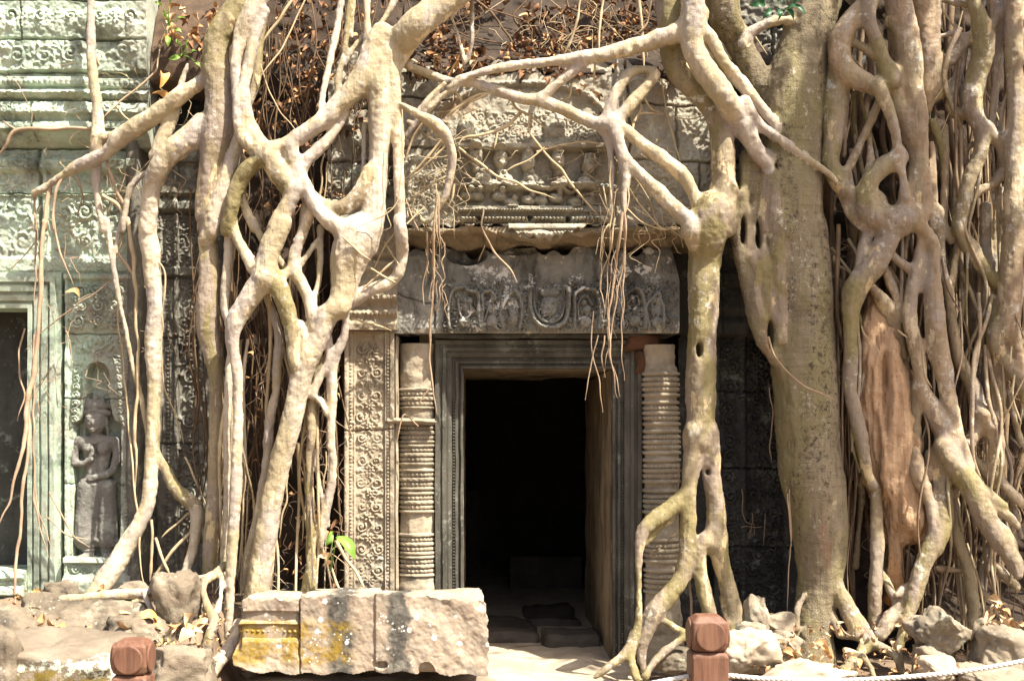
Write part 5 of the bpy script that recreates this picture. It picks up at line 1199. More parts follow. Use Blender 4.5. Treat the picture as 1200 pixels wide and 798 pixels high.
# ---- the lattice at the right edge
FR = empty("strangler_fig", (2.9, -0.4, 0.2), "dense lattice of fused fig roots at the right edge with orange dead wood inside", "fig tree")
SR = [
 ("e 290,-60,30 262,20,28 262,80,24 288,150,22 315,220,24 340,280,30", -.55, -.55),
 ("e 255,10,36 195,75,36 160,140,40 165,210,38 200,260,34 255,290,30 300,310,28", -.48, -.52),
 ("e 192,138,14 230,155,17 280,192,16", -.46, -.52),
 ("e 360,-60,40 365,0,40 385,100,42 400,200,44 412,300,38 425,380,38 430,470,38 438,560,32 440,650,34 440,740,36", -.48, -.5, "trunk"),
 ("e 330,80,16 355,100,22 385,110,24", -.48, -.48),
 ("e 335,250,30 350,310,26 365,370,26 390,420,28 415,470,34", -.5, -.5),
 ("e 295,290,22 320,350,20 345,430,18 362,510,17 374,590,15 382,640,14 388,690,18", -.6, -.6),
 ("e 292,365,14 262,435,14 222,520,13 192,580,13 178,612,14", -.5, -.46),
 ("e 150,250,30 142,330,36 142,420,36 138,500,30 130,560,28 150,620,30 190,670,28 240,690,28 290,700,36", -.42, -.52),
 ("e 180,290,20 180,400,9 175,540,6", -.44, -.42), ("e 190,580,7 195,630,8 205,670,10", -.4, -.45),
 ("e 262,470,10 268,540,12 262,590,16", -.45, -.5),
 ("e 368,545,28 320,575,34 275,620,32 255,680,30 265,735,34 310,755,42 380,765,46", -.55, -.56),
 ("e 185,685,24 210,740,24 250,780,20", -.45, -.48), ("e 410,640,16 402,700,18 395,760,28", -.54, -.56), ("e 382,640,12 375,700,14 372,745,16", -.58, -.57), ("e 437,560,20 420,620,22 425,680,20", -.52, -.54),
 ("e 470,-60,40 470,100,34 482,200,28 474,300,28 462,380,18", -.38, -.36, "trunk"), ("e 440,-20,28 455,110,26 470,220,26 462,310,20", -.42, -.4),
 ("e 545,290,9 510,325,12 470,345,14", -.34, -.38),
 ("e 615,-60,22 620,0,22 640,60,30 655,130,36 650,200,38 628,270,34 612,350,34 632,420,28 680,462,25 718,500,20 737,565,16", -.46, -.44, "trunk"),
 ("e 605,125,16 575,165,20 545,205,20 515,215,24 495,260,24 505,320,18", -.4, -.38), ("e 515,125,6 550,118,8 600,130,12", -.38, -.4), ("e 590,180,14 560,300,14 545,370,16 575,400,18 610,390,20", -.36, -.4),
 ("e 515,0,8 560,12,9 600,20,11", -.36, -.4), ("e 690,0,16 705,50,18 715,110,18 707,200,15 700,300,13 690,390,13 680,440,16", -.4, -.4),
 ("e 735,10,14 700,50,16 680,100,20 660,150,24", -.42, -.44),
 ("e 765,-60,32 765,50,30 765,200,29 770,350,28 768,500,28 765,650,30 765,798,32 | j 770,10,35 760,100,36 755,200,37 750,300,34 745,380,30 768,450,22 782,520,20 800,620,18", -.5, -.5, "trunk"),
 ("e 655,450,22 645,540,23 612,620,23 590,700,24 578,798,25 | j 578,20,25 590,85,25 630,150,23 670,210,22 712,262,18", -.46, -.42),
 ("e 735,590,18 690,638,16 640,660,16 605,690,18", -.42, -.44), ("e 720,655,9 708,700,10 720,745,10 738,780,11 | j 735,40,9", -.38, -.4),
 ("e 632,495,10 590,530,11 567,590,9 560,650,7 555,760,6", -.36, -.34), ("e 480,425,16 510,505,12 522,600,10 525,700,9", -.36, -.34), ("e 525,440,10 528,600,10 520,798,12 | j 520,40,13 545,100,9", -.36, -.38), ("e 478,500,11 488,700,12 498,798,14", -.38, -.38), ("e 470,560,8 472,700,9 480,790,10", -.4, -.4),
 # knee and legs below
 ("j 345,40,36 310,118,38 270,190,40 220,250,40 205,310,35 200,400,24 200,500,22 195,600,20 215,700,22 235,798,20 | o 250,60,17 275,120,18", -.54, -.48),
 ("j 290,40,20 262,70,17 245,115,17 238,180,20 225,240,24", -.5, -.5),
 ("j 375,20,42 405,15,32 440,50,22 472,85,20 487,130,18 482,200,20 478,280,28 488,380,35 505,480,36 527,600,26 548,700,25 565,790,28 | o 600,60,30", -.54, -.52),
 ("j 440,60,12 437,110,15 425,190,18 408,300,20 400,380,24 415,440,24 430,520,22 440,600,22 470,660,28 510,740,32 545,798,34 | o 570,40,30", -.52, -.5),
 ("j 425,600,20 420,700,18 415,798,18 | o 415,0,18", -.48, -.46), ("j 330,130,13 370,170,16 405,192,16", -.5, -.5), ("j 490,120,14 470,165,18 448,215,18 432,260,16", -.5, -.5),
 ("j 265,255,15 320,310,18 350,360,16 368,420,14 385,500,10", -.46, -.42), ("j 290,300,12 335,380,14 352,450,10 355,505,8", -.44, -.4), ("j 312,180,14 340,245,14 370,305,14 392,360,16", -.44, -.46), ("j 330,190,8 370,260,9 400,310,9", -.4, -.42),
 ("j 500,-10,15 510,150,15 530,250,16 545,340,18 558,420,19 582,520,22 620,600,23 648,690,22 640,750,22 605,805,24", -.38, -.48), ("j 580,60,12 557,200,12 546,320,14", -.36, -.4),
 ("j 665,-20,18 660,150,20 660,300,20 665,480,22 672,640,22 660,720,18", -.30, -.34), ("j 700,-20,12 700,150,14 695,330,14", -.28, -.32), ("j 620,100,14 615,300,16 625,480,18 640,600,14", -.22, -.22),
 ("j 742,340,34 716,390,34 700,450,26 742,530,20 782,590,17 805,650,16", -.48, -.5), ("j 690,300,14 690,380,22 705,440,28 700,520,28 705,620,26 705,720,22", -.42, -.44), ("j 730,600,12 760,700,10 790,798,10", -.4, -.42), ("j 660,700,26 690,740,32 705,790,28", -.5, -.5),
 ("o 515,-10,28 560,60,34 610,120,38 650,200,35 690,270,32 730,330,30 762,385,28 778,430,16", -.55, -.7), ("o 685,195,16 740,225,19 775,260,13", -.6, -.62), ("o 630,30,13 665,80,13 720,110,14 770,160,18 800,190,16", -.46, -.5), ("o 700,-10,28 702,60,32 695,110,16", -.48, -.46), ("o 660,150,22 700,175,20 730,190,14", -.6, -.62), ("o 710,260,14 740,280,16 765,330,16", -.64, -.66),
 ("o 418,10,18 428,80,28 448,125,22 468,190,16 482,260,15 495,340,15", -.52, -.56), ("o 450,95,14 475,60,18 490,20,22", -.5, -.5),
 ("o 485,20,28 508,100,30 520,200,34 508,280,34 470,340,32 440,410,28 420,490,26 400,560,20 378,640,16 362,700,14 378,775,10", -.48, -.66),
 ("o 405,475,16 380,540,30 340,580,28 300,640,20", -.52, -.56), ("o 410,470,12 385,480,13 360,500,12", -.52, -.56),
 ("o 287,110,16 290,200,17 290,300,20 288,400,20 285,510,22 280,620,20", -.40, -.46), ("o 308,425,9 330,470,12 352,520,12", -.42, -.5), ("o 225,10,12 235,180,10 215,400,10", -.2, -.2),
 ("o 560,60,14 560,200,18 570,320,20 600,400,20 622,500,18 620,600,14 610,760,12", -.44, -.5), ("o 495,408,12 540,410,9 580,415,7", -.44, -.44), ("o 740,120,10 765,200,9 790,300,8", -.44, -.46), ("o 690,330,18 660,400,18 650,500,14", -.36, -.4), ("o 700,400,14 740,440,16 770,470,14", -.44, -.5), ("o 570,300,9 575,420,10 590,560,9", -.38, -.4),
]
TR = [
 ("o 600,320,6 640,450,6 660,560,5", -.42, -.46), ("o 575,380,6 585,500,6 600,620,5", -.42, -.44), ("j 235,390,3 245,420,3 265,440,2", -.62, -.62), ("j 290,465,3 300,498,2", -.62, -.62), ("j 360,405,5 392,430,5", -.55, -.56), ("j 445,470,4 455,560,5 480,605,4", -.62, -.58), ("j 765,560,5 760,640,5 790,730,4", -.56, -.56), ("j 755,460,4 750,520,4", -.58, -.58),
 ("e 200,195,4 250,250,4 275,280,4", -.44, -.44), ("e 285,220,4 295,265,4", -.46, -.46), ("e 310,50,7 330,75,8 345,100,8", -.44, -.44), ("e 510,30,5 540,70,5 560,100,5", -.34, -.34), ("e 585,40,4 565,120,4", -.34, -.34), ("e 500,85,5 520,110,5", -.34, -.34), ("e 540,390,3 520,440,3 500,480,3", -.38, -.38), ("e 660,310,6 690,370,6 715,430,7", -.34, -.34), ("e 670,530,5 675,700,6", -.3, -.3), ("e 600,540,5 610,570,5", -.34, -.34), ("e 490,345,3 530,290,3 550,270,3", -.42, -.42),
 ("e 215,430,3 225,500,3 245,590,3", -.35, -.35), ("e 205,60,2 210,200,2 215,300,2", -.3, -.3), ("j 120,210,3 170,240,3 210,300,2", -.3, -.3), ("j 130,120,8 170,170,7 205,215,7", -.3, -.4), ("j 150,180,8 190,200,7 215,225,8", -.32, -.42), ("j 190,90,8 215,130,8 235,180,8", -.34, -.44),
]
def matR(i, rm, nm): return M['bark_c'] if i % 4 else M['bark_b']
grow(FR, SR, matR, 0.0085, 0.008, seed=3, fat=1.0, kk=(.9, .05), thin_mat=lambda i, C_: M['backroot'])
for sp in TR:
    C_ = catmull(trace(*sp[:3]), 0.02)
    V, f = tube(C_[:, :3], np.maximum(C_[:, 3] * taper(len(C_)) * (.85 + .3 * vnoise(C_[:, :3] * 25)), .0018), 7, 5, .3)
    mesh_np("rootlet", V, f, M['vinepale'], FR)
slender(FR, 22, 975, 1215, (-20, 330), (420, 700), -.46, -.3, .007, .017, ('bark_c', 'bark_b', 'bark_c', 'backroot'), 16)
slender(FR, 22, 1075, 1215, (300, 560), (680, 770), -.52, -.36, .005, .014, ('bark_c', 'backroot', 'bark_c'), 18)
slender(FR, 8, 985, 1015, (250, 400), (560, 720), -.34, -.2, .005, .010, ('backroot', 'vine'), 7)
# dead wood inside the lattice
dw = []
for txt, y0, y1, k in (("j 285,290,30 290,400,58 300,500,80 310,600,88 322,700,94 335,798,90 | o 335,50,88 370,150,80 400,230,74 425,290,50 440,330,24", -.33, -.36, .05), ("o 330,180,28 338,300,30 345,400,26 340,500,30", -.32, -.36, .03), ("j 365,540,34 385,600,36 380,680,40", -.38, -.38, .03), ("j 250,560,20 255,700,34 275,798,30 | o 285,60,26", -.40, -.38, .03)):
    C_ = catmull(trace(txt, y0, y1), .04); dw.append(dict(pts=C_[:, :3], rad=C_[:, 3] * 1.15, k=k))
v, q, oid = fuse(dw, 0.010); v = relax(v, q, 2); nv = vnormals(v, q)
v = v + nv * ((fbm(v * np.array([22, 22, 2.0]), 4) - .5) * .06 + (fbm(v * 9, 3) - .5) * .05 - np.clip(fbm(v * np.array([9, 9, 1.6]) + 7, 3) - .56, 0, 1) * .35 + (vnoise(v * np.array([60, 60, 8])) - .5) * .012)[:, None]
o = mesh_np("dead_wood", v, q, M['deadwood'], FR); o["label"] = "hollow orange brown dead wood wrapped by the roots"
own(FR)
# ------------------------------------------------------------------ soil banks, background root tangle
def bank(name, mat, a, b, rows_, seed, amp=0.10, res=0.022, kind="structure"):
    """earth heaped on the ruin: rows of (photo row, depth) from top to bottom, columns a..b"""
    ys_ = np.array([q[1] for q in rows_]); zz = np.array([PZ(q[0], q[1]) for q in rows_])
    t = np.concatenate([[0], np.cumsum(np.hypot(np.diff(ys_), np.diff(zz)))])
    n = int(t[-1] / res); tt = np.linspace(0, t[-1], n); Y = np.interp(tt, t, ys_); Z = np.interp(tt, t, zz)
    x = np.arange(PX(a, 0), PX(b, 0), res)
    V = np.stack(np.broadcast_arrays(x[None, :], Y[:, None], Z[:, None]), -1).reshape(-1, 3).copy()
    d = (fbm(V * 4 + seed, 4) - .5) * 2 * amp + (fbm(V * 16 + seed, 3) - .5) * amp * .7
    V[:, 1] += d; V[:, 2] += 0.5 * d
    i = np.arange(n * len(x)).reshape(n, len(x))
    q = np.stack([i[:-1, :-1], i[1:, :-1], i[1:, 1:], i[:-1, 1:]], -1).reshape(-1, 4)
    o = mesh_np(name, V, q, mat)
    return tag(o, kind=kind), V
soil1, V1 = bank("soil", M['soil'], 176, 300, [(-60, .7), (-20, .40), (20, .16), (60, .02), (95, .0), (108, .12), (118, .34)], 3, .05)
soil4, V4 = bank("soil", M['darksoil'], 262, 520, [(-60, .75), (-20, .45), (60, .24), (150, .16), (240, .16), (330, .22), (450, .32), (720, .40)], 5, .09)
soil2, V2 = bank("soil", M['darksoil'], 470, 905, [(-70, .9), (-20, .55), (30, .30), (62, -.04), (74, -.24), (86, -.29), (96, -.12)], 9, .07)
soil3, V3 = bank("soil", M['darksoil'], 960, 1420, [(-70, .55), (100, .42), (400, .36), (600, .25), (690, .1), (740, -.2)], 15, .10)

g = np.random.default_rng(21)
def tangle(name, n, a, b, top, bot, y0, y1, r0, r1, mat, parent, sway=0.10, seed=0, lean=0.0):
    """background strands behind the front roots: past counting, one mesh"""
    Vs = []; Fs = []; o_ = 0
    for k in range(n):
        y = g.uniform(y0, y1); px = g.uniform(a, b); t0 = g.uniform(*top); t1 = g.uniform(*bot)
        m_ = max(6, int(abs(t1 - t0) / 22)); tt = np.linspace(0, 1, m_)
        ph = g.uniform(0, 50); P = np.stack([PX(px, y) + np.zeros(m_), y + np.zeros(m_), PZ(t0 + (t1 - t0) * tt, y)], 1)
        P[:, 0] += (vnoise(np.c_[tt * 3 + ph, tt * 0 + k, tt * 0 + seed]) - .5) * sway * 2 + lean * (g.random() - .5) * tt
        P[:, 1] += (vnoise(np.c_[tt * 3 + ph, tt * 0 + k + 9, tt * 0 + seed]) - .5) * .12
        C_ = catmull(np.c_[P, np.full(m_, g.uniform(r0, r1) * g.uniform(.5, 1))], .05)
        V, f = tube(C_[:, :3], C_[:, 3] * (.75 + .5 * vnoise(C_[:, :3] * 9 + k)), 6, k, .3)
        Vs.append(V); Fs.append(f + o_); o_ += len(V)
    o = mesh_np(name, np.vstack(Vs), np.vstack(Fs), mat, parent); o["kind"] = "stuff"
    return o
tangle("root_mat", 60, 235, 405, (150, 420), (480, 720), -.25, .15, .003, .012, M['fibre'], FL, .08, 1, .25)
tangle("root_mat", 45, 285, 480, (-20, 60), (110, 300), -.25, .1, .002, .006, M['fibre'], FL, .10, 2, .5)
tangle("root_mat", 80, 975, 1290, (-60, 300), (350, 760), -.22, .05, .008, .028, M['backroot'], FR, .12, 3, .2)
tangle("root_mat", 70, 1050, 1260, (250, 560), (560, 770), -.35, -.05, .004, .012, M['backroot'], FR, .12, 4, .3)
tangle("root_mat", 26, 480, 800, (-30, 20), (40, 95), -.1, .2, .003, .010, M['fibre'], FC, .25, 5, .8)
def hairs(n, a, b, c, d, y0, y1, ln, mat, parent, down=.6, seed=0):
    """fine root hairs clinging to the stone, past counting"""
    Vs = []; Fs = []; o_ = 0
    for k in range(n):
        p_ = np.array(P3(g.uniform(a, b), g.uniform(c, d), g.uniform(y0, y1))); m_ = 9; L_ = ln * g.uniform(.4, 1.3)
        dr = np.array([g.normal(0, 1 - down), g.normal(0, .12), -down * (1 if g.random() < .9 else -1)]); dr /= np.linalg.norm(dr)
        t_ = np.linspace(0, 1, m_); P = p_ + dr * (t_ * L_)[:, None]
        P[:, 0] += (vnoise(np.c_[t_ * 4 + k * 3, t_ * 0 + seed, t_ * 0]) - .5) * L_ * (.5 if down < .85 else .16); P[:, 1] += (vnoise(np.c_[t_ * 4 + k * 3, t_ * 0 + seed, t_ * 0 + 9]) - .5) * .05
        P[:, 2] += (vnoise(np.c_[t_ * 4 + k * 3, t_ * 0 + seed, t_ * 0 + 19]) - .5) * L_ * .3
        C_ = catmull(np.c_[P, g.uniform(.0011, .0030) * np.clip((1 - t_) * 2 + .3, 0, 1)], .02)
        V, f = tube(C_[:, :3], C_[:, 3], 5, k, .2); Vs.append(V); Fs.append(f + o_); o_ += len(V)
    o = mesh_np("root_hairs", np.vstack(Vs), np.vstack(Fs), mat, parent); o["kind"] = "stuff"
hairs(60, 475, 560, 120, 250, -.45, -.38, .28, M['vinepale'], FL, .4, 1)
hairs(50, 40, 240, 130, 450, -.16, -.02, .35, M['vine'], FL, .7, 2)
hairs(40, 60, 230, 60, 260, -.14, -.04, .22, M['vinepale'], FL, .4, 3)
hairs(90, 255, 410, 380, 690, -.42, -.2, .30, M['vine'], FL, .8, 4)
hairs(70, 700, 790, 160, 270, -.48, -.38, .26, M['vinepale'], FC, .5, 5)
hairs(16, 700, 735, 210, 330, -.6, -.5, .40, M['vine'], FC, .93, 6)
hairs(14, 500, 520, 240, 330, -.46, -.40, .30, M['vine'], FC, .93, 7)
hairs(26, 540, 740, 85, 200, -.44, -.36, .22, M['vinepale'], FC, .3, 8)
hairs(60, 560, 800, 0, 80, -.2, .0, .30, M['vinepale'], FC, .6, 9)
hairs(60, 990, 1020, 260, 420, -.3, -.1, .35, M['vine'], FR, .5, 10)
hairs(120, 1000, 1200, 380, 760, -.4, -.2, .30, M['backroot'], FR, .75, 11)
for r_ in (FL, FC, FR): own(r_)
# the leafy bough of the right fig: it spreads above the view and dapples the right half with shade
def bough():
    tgt = [(P3(x, y, -.3), s_) for x, y, s_ in ((900, 300, .5), (930, 420, .55), (900, 560, .5), (830, 480, .35), (930, 200, .35), (870, 670, .35), (1040, 430, .28), (1020, 560, .3), (1150, 420, .22), (1150, 620, .22), (1010, 300, .25), (910, 500, .5), (940, 620, .45), (880, 640, .35), (1175, 750, .25))]
    gg = np.random.default_rng(4)
    hub = P3(1010, 300, -.3) + SDIR * 5.4
    MBs = MB(); lv = []; lf = []
    base = Vector((3.4, 0.9, 5.2))
    C_ = catmull(np.array([[2.4, 0.4, 4.6, .16], [3.0, -0.4, 5.2, .13], [*(hub * .5 + base * .5), .11], [*hub, .08]]), .15)
    V, f = tube(C_[:, :3], C_[:, 3], 10, 1, .2); MBs.add(V, f)
    for P, s_ in tgt:
        c = P + SDIR * gg.uniform(4.7, 6.2)
        C_ = catmull(np.array([[*hub, .05], [*((hub + c) / 2 + Vector((0, 0, .15))), .03], [*c, .008]]), .12)
        V, f = tube(C_[:, :3], C_[:, 3], 7, 1, .2); MBs.add(V, f)
        n = int(600 * s_)
        ctr = np.array(c) + gg.normal(0, 1, (n, 3)) * np.array([.36, .42, .32]) * s_
        lv.append(ctr)
    ctr = np.vstack(lv); n = len(ctr)
    u = gg.normal(0, 1, (n, 3)); u /= np.linalg.norm(u, axis=1)[:, None]; w2 = gg.normal(0, 1, (n, 3)); w2[:, 2] += 1.5
    w2 -= (w2 * u).sum(1)[:, None] * u; w2 /= np.linalg.norm(w2, axis=1)[:, None]; sd = np.cross(u, w2)
    L_ = gg.uniform(.05, .085, n)[:, None]; Wd = L_ * .45
    pts = [ctr, ctr + u * L_ * .7 + sd * Wd, ctr + u * L_ * 2 - w2 * L_ * .2, ctr + u * L_ * .7 - sd * Wd]
    V = np.stack(pts, 1).reshape(-1, 3); f = np.arange(4 * n).reshape(n, 4)
    MBs.build("bough", M['bark_c'], FR, True)
    o = mesh_np("crown", V, f, M['crown'], FR, False); o["kind"] = "stuff"
bough(); own(FR)

# ------------------------------------------------------------------ loose stones
def stone_obj(name, px, py, y, size, label, mat, group=None, rot=(0, 0, 0), seed=0, cuts=5, sub=5, rough=.06, cat="stone", flat=None):
    """a broken boulder: a rounded box with flat fracture faces and fine roughness"""
    gg = np.random.default_rng(seed)
    bm = bmesh.new(); bmesh.ops.create_cube(bm, size=2)
    bmesh.ops.subdivide_edges(bm, edges=bm.edges[:], cuts=2 ** sub - 1 if sub < 5 else 22, use_grid_fill=True)
    V = np.array([v.co for v in bm.verts])
    p = 5.0; V = V / (np.sum(np.abs(V) ** p, axis=1) ** (1 / p))[:, None] / 1.0
    for k in range(cuts):
        nrm = gg.normal(0, 1, 3); nrm /= np.linalg.norm(nrm); d = gg.uniform(.72, .95)
        s_ = V @ nrm - d; V = V - np.where(s_ > 0, s_, 0)[:, None] * nrm * .93
    V = V + (np.stack([fbm(V * 1.1 + seed, 3), fbm(V * 1.1 + seed + 20, 3), fbm(V * 1.1 + seed + 40, 3)], 1) - .5) * .5
    V = V * np.array(size) / 2 * 1.16
    N = V / (np.linalg.norm(V, axis=1)[:, None] + 1e-9)
    V = V + N * ((fbm(V * 11 + seed, 4) - .5) * rough + (fbm(V * 40 + seed, 3) - .5) * rough * .35)[:, None]
    f = np.array([[v.index for v in fc.verts] for fc in bm.faces]); bm.free()
    o = mesh_np(name, V, f, mat)
    o.rotation_euler = tuple(R(a) for a in rot); o.location = P3(px, py, y)
    return tag(o, label, cat, group)
# the big carved block in front of the door
BY = -0.95
BB = empty("carved_block", (PX(420, BY), BY + .2, .05), "long pale carved stone block with black streaks and yellow moss before the door", "stone block")
Bk = Relief(268, 574, 694, 796, BY, 0.0045)
px_, py_ = Bk.PXg, Bk.PYg
left_ = np.clip((352 - px_) / 2 + .5, 0, 1)
pr = np.interp(py_, [694, 700, 706, 716, 719, 724, 728, 731, 735, 739, 742, 746, 748, 752, 790], [.0, .01, .012, .012, -.03, -.03, .0, .008, -.035, -.02, -.02, -.035, .0, .012, .014])
Bk.B += left_ * pr
Bk.beads(280, 350, 740, 6.2, 2.8, .022)
Bk.C *= left_ > .5
mid = np.clip((px_ - 352) / 2 + .5, 0, 1) * np.clip((440 - px_) / 2 + .5, 0, 1); Bk.B += mid * .018
Bk.B += np.clip((px_ - 440) / 2 + .5, 0, 1) * .034
Bk.joint([(352, 694), (350, 745), (353, 796)], 1.4, .02)
Bk.pit(500, 786, 10, 12, .06); Bk.pit(447, 778, 8, 5, .04); Bk.pit(565, 706, 10, 9, .03); Bk.pit(275, 752, 9, 14, .04)
def bmask(X, Y):
    top_ = np.interp(X, [268, 280, 352, 353, 440, 441, 566, 574], [706, 703, 703, 699, 698, 693.5, 706, 712]) + 1.2 * np.sin(X * .21) + .8 * np.sin(X * .6)
    bot_ = np.interp(X, [268, 290, 350, 405, 440, 490, 500, 515, 574], [776, 786, 789, 788, 786, 787, 780, 789, 790]) + 1.5 * np.sin(X * .17)
    lft = np.interp(Y, [700, 722, 735, 750, 770, 790], [283, 285, 277, 279, 272, 276])
    rgt = np.interp(Y, [700, 720, 760, 790], [566, 570, 572, 571]) + np.sin(Y * .4)
    return (Y > top_) & (Y < bot_) & (X > lft) & (X < rgt)
o = Bk.build("block_face", M['block'], BB, wear=.5, rough=.014, thick=.05, seed=43, mask=bmask, erode=.015)
mb = MB()
for a_, b2, t_, bb, f_ in ((281, 352, 705, 786, -.0), (352, 440, 700.5, 786, -.012), (440, 567, 703, 787, -.025)):
    slab(mb, PX(a_, BY), PX(b2, BY), BY + .012 + f_ * .3, BY + .50, PZ(bb, BY), PZ(t_, BY), a_, 16, .012)
mb.build("block_body", M['block'], BB, True); own(BB)
stone_obj("stone", 430, 800, -.72, (1.35, .3, .12), "dark flat stone wedged under the long carved block", M['rock'], seed=3, cat="stone")
# rubble at the left
RK = [
 (103, 728, -.75, (.62, .40, .27), "grey lichened boulder under the white surface root", 'rock', (0, 4, 8), 11),
 (209, 714, -.70, (.24, .30, .40), "brown pitted boulder standing upright beside the arched white root", 'rock', (6, -4, 12), 12),
 (22, 736, -.95, (.50, .40, .22), "smooth pale slab sloping down at the left edge", 'rock', (0, 16, 5), 13),
 (64, 790, -1.30, (.82, .46, .44), "broad pale boulder with yellow moss and green lichen on its face, lower left", 'mossrock', (0, -4, -4), 14),
 (5, 785, -1.45, (.20, .3, .40), "narrow upright tan stone at the lower left corner", 'rock', (0, 3, 0), 15),
 (207, 786, -1.15, (.40, .34, .26), "squat pale stone beside the wooden post at the lower left", 'rock', (0, 5, 20), 16),
 (76, 706, -.55, (.22, .25, .22), "dark small boulder under the niche pedestal", 'rock', (0, 0, 30), 17),
 (170, 745, -1.0, (.30, .25, .2), "pale low stone behind the left wooden post", 'rock', (10, 0, 30), 18),
 (155, 700, -.5, (.16, .2, .15), "small grey stone among dead leaves at the foot of the wall", 'rock', (10, 0, 30), 19),
 # right of the door
 (873, 767, -1.0, (.30, .26, .24), "yellow tan rough stone right of the right wooden post", 'paver', (0, 0, 20), 21),
 (886, 722, -.55, (.11, .14, .22), "upright grey stone shard at the wall foot", 'rock2', (0, 6, 20), 22),
 (912, 732, -.55, (.16, .14, .13), "pale angular stone beside the upright grey shard", 'rock2', (0, -14, 10), 23),
 (922, 748, -.6, (.17, .16, .12), "grey tilted stone close to the thick trunk's foot", 'rock2', (0, 20, 30), 24),
 (905, 755, -.7, (.22, .16, .10), "dark flat stone behind the tan rough stone", 'rock2', (0, 12, 30), 25),
 (880, 745, -.7, (.14, .14, .14), "small dark stone behind the right wooden post", 'rock2', (0, 0, 30), 26),
 (1102, 743, -.85, (.29, .26, .20), "smooth round grey green boulder leaning at the lattice foot", 'rock2', (0, 32, 10), 27),
 (1089, 772, -.9, (.20, .22, .18), "smaller brown boulder under the round grey one", 'rock2', (0, 14, -10), 28),
 (1097, 784, -1.05, (.20, .2, .12), "small flat tan stone below the two round boulders", 'paver', (0, 0, -10), 29),
 (1186, 764, -.95, (.36, .34, .24), "big brown boulder under dead leaves at the right edge", 'rock2', (0, 10, -10), 30),
 (938, 795, -1.15, (.50, .40, .18), "pale sunlit ledge stone at the trunk's foot", 'paver', (0, -6, 10), 31),
 (1165, 795, -1.2, (.30, .30, .10), "low stone under the rope at the right edge", 'rock2', (0, 0, 0), 32),
 (790, 772, -.55, (.20, .2, .12), "low dusty stone under the right colonnette", 'rock', (0, 0, 0), 33),
]
for px, py, y, sz, lab, mt, rt, sd in RK: stone_obj("stone", px, py, y, sz, lab, M[mt], rot=rt, seed=sd, rough=.085 if sz[0] > .2 else .04)
# pale splintered wood bits by the right post
# ------------------------------------------------------------------ rail posts and rope
def post(px, py_top, y, wpx, label, seed):
    t = empty("rail_post", (PX(px, y), y, -.35), label, "wooden post")
    wd = wpx * (y - CY) / FPX; h = wd / 2; zt = PZ(py_top, y)
    def prism(mb, prof):
        """square section with chamfered corners, swept up through (z, half width, chamfer)"""
        rings = []
        for z, a, c in prof: rings.append([(a - c, -a, z), (a, -a + c, z), (a, a - c, z), (a - c, a, z), (-a + c, a, z), (-a, a - c, z), (-a, -a + c, z), (-a + c, -a, z)])
        V = [p_ for r_ in rings for p_ in r_]; n = len(rings)
        F_ = [(i * 8 + k, i * 8 + (k + 1) % 8, (i + 1) * 8 + (k + 1) % 8, (i + 1) * 8 + k) for i in range(n - 1) for k in range(8)]
        F_.append(tuple(range(8))[::-1]); F_.append(tuple((n - 1) * 8 + k for k in range(8)))
        V = [(PX(px, y) + a, y + b, z) for a, b, z in V]
        mb.add(V, F_)
    mb = MB()
    prism(mb, [(zt, h * .62, h * .12), (zt - wd * .16, h * .97, h * .1), (zt - wd * .30, h, h * .1), (zt - wd * .72, h, h * .1), (zt - wd * .9, h * .93, h * .15), (zt - wd * .97, h * .80, h * .2)])
    hd = mb.build("head", M['wood'], t)
    # round boss carved on each face of the head
    for ang in range(4):
        bm = bmesh.new(); bmesh.ops.create_cone(bm, segments=28, radius1=h * .86, radius2=h * .80, depth=.008, cap_ends=True)
        bm.transform(Matrix.Translation((PX(px, y), y, zt - wd * .52)) @ Matrix.Rotation(R(90 * ang), 4, 'Z') @ Matrix.Translation((0, -h - .003, 0)) @ Matrix.Rotation(R(90), 4, 'X'))
        b2 = MB(); b2.add([v.co for v in bm.verts], [[v.index for v in f.verts] for f in bm.faces]); bm.free()
        b2.build("boss", M['wood'], t)
    mb = MB(); prism(mb, [(zt - wd * .98, h * .84, h * .2), (zt - wd * 1.05, h * .97, h * .15), (zt - wd * 1.12, h, h * .06), (-.42, h, h * .06)])
    mb.build("shaft", M['wood'], t)
    own(t)
    for o in [c for c in COL.objects if c.parent == t]:
        bv = o.modifiers.new("edge", 'BEVEL'); bv.width = .004; bv.segments = 2; bv.limit_method = 'ANGLE'
    return t
post(829, 720, -3.5, 42, "red brown square wooden post with a chamfered head, right of the doorway", 1)
post(156, 748, -3.5, 41, "red brown square wooden post before the rubble at lower left", 2)
def rope(pts, name, label):
    C_ = catmull(np.c_[np.array(pts), np.full(len(pts), .008)], .006)
    P = C_[:, :3]; Tn = np.gradient(P, axis=0); Tn /= np.linalg.norm(Tn, axis=1)[:, None]
    U = np.cross(Tn, [0, 1, 0]); U /= np.linalg.norm(U, axis=1)[:, None]; Vv = np.cross(Tn, U)
    s_ = np.concatenate([[0], np.cumsum(np.linalg.norm(np.diff(P, axis=0), axis=1))])
    mb = MB()
    for k in range(3):
        a = s_ * 2 * np.pi / .06 + k * 2.094
        V, f = tube(P + (np.cos(a)[:, None] * U + np.sin(a)[:, None] * Vv) * .0046, np.full(len(P), .0054), 8); mb.add(V, f)
    o = mb.build(name, M['rope'], None, True)
    return tag(o, label, "rope")
yp = -3.5
zr = PZ(792, yp)
hx = .072
mid_ = lambda a, b, n, sag: [(a[0] + (b[0] - a[0]) * t, a[1] + (b[1] - a[1]) * t, a[2] + (b[2] - a[2]) * t - sag * 4 * t * (1 - t)) for t in np.linspace(0, 1, n)]
A_ = (PX(829, yp) + hx, yp, zr)
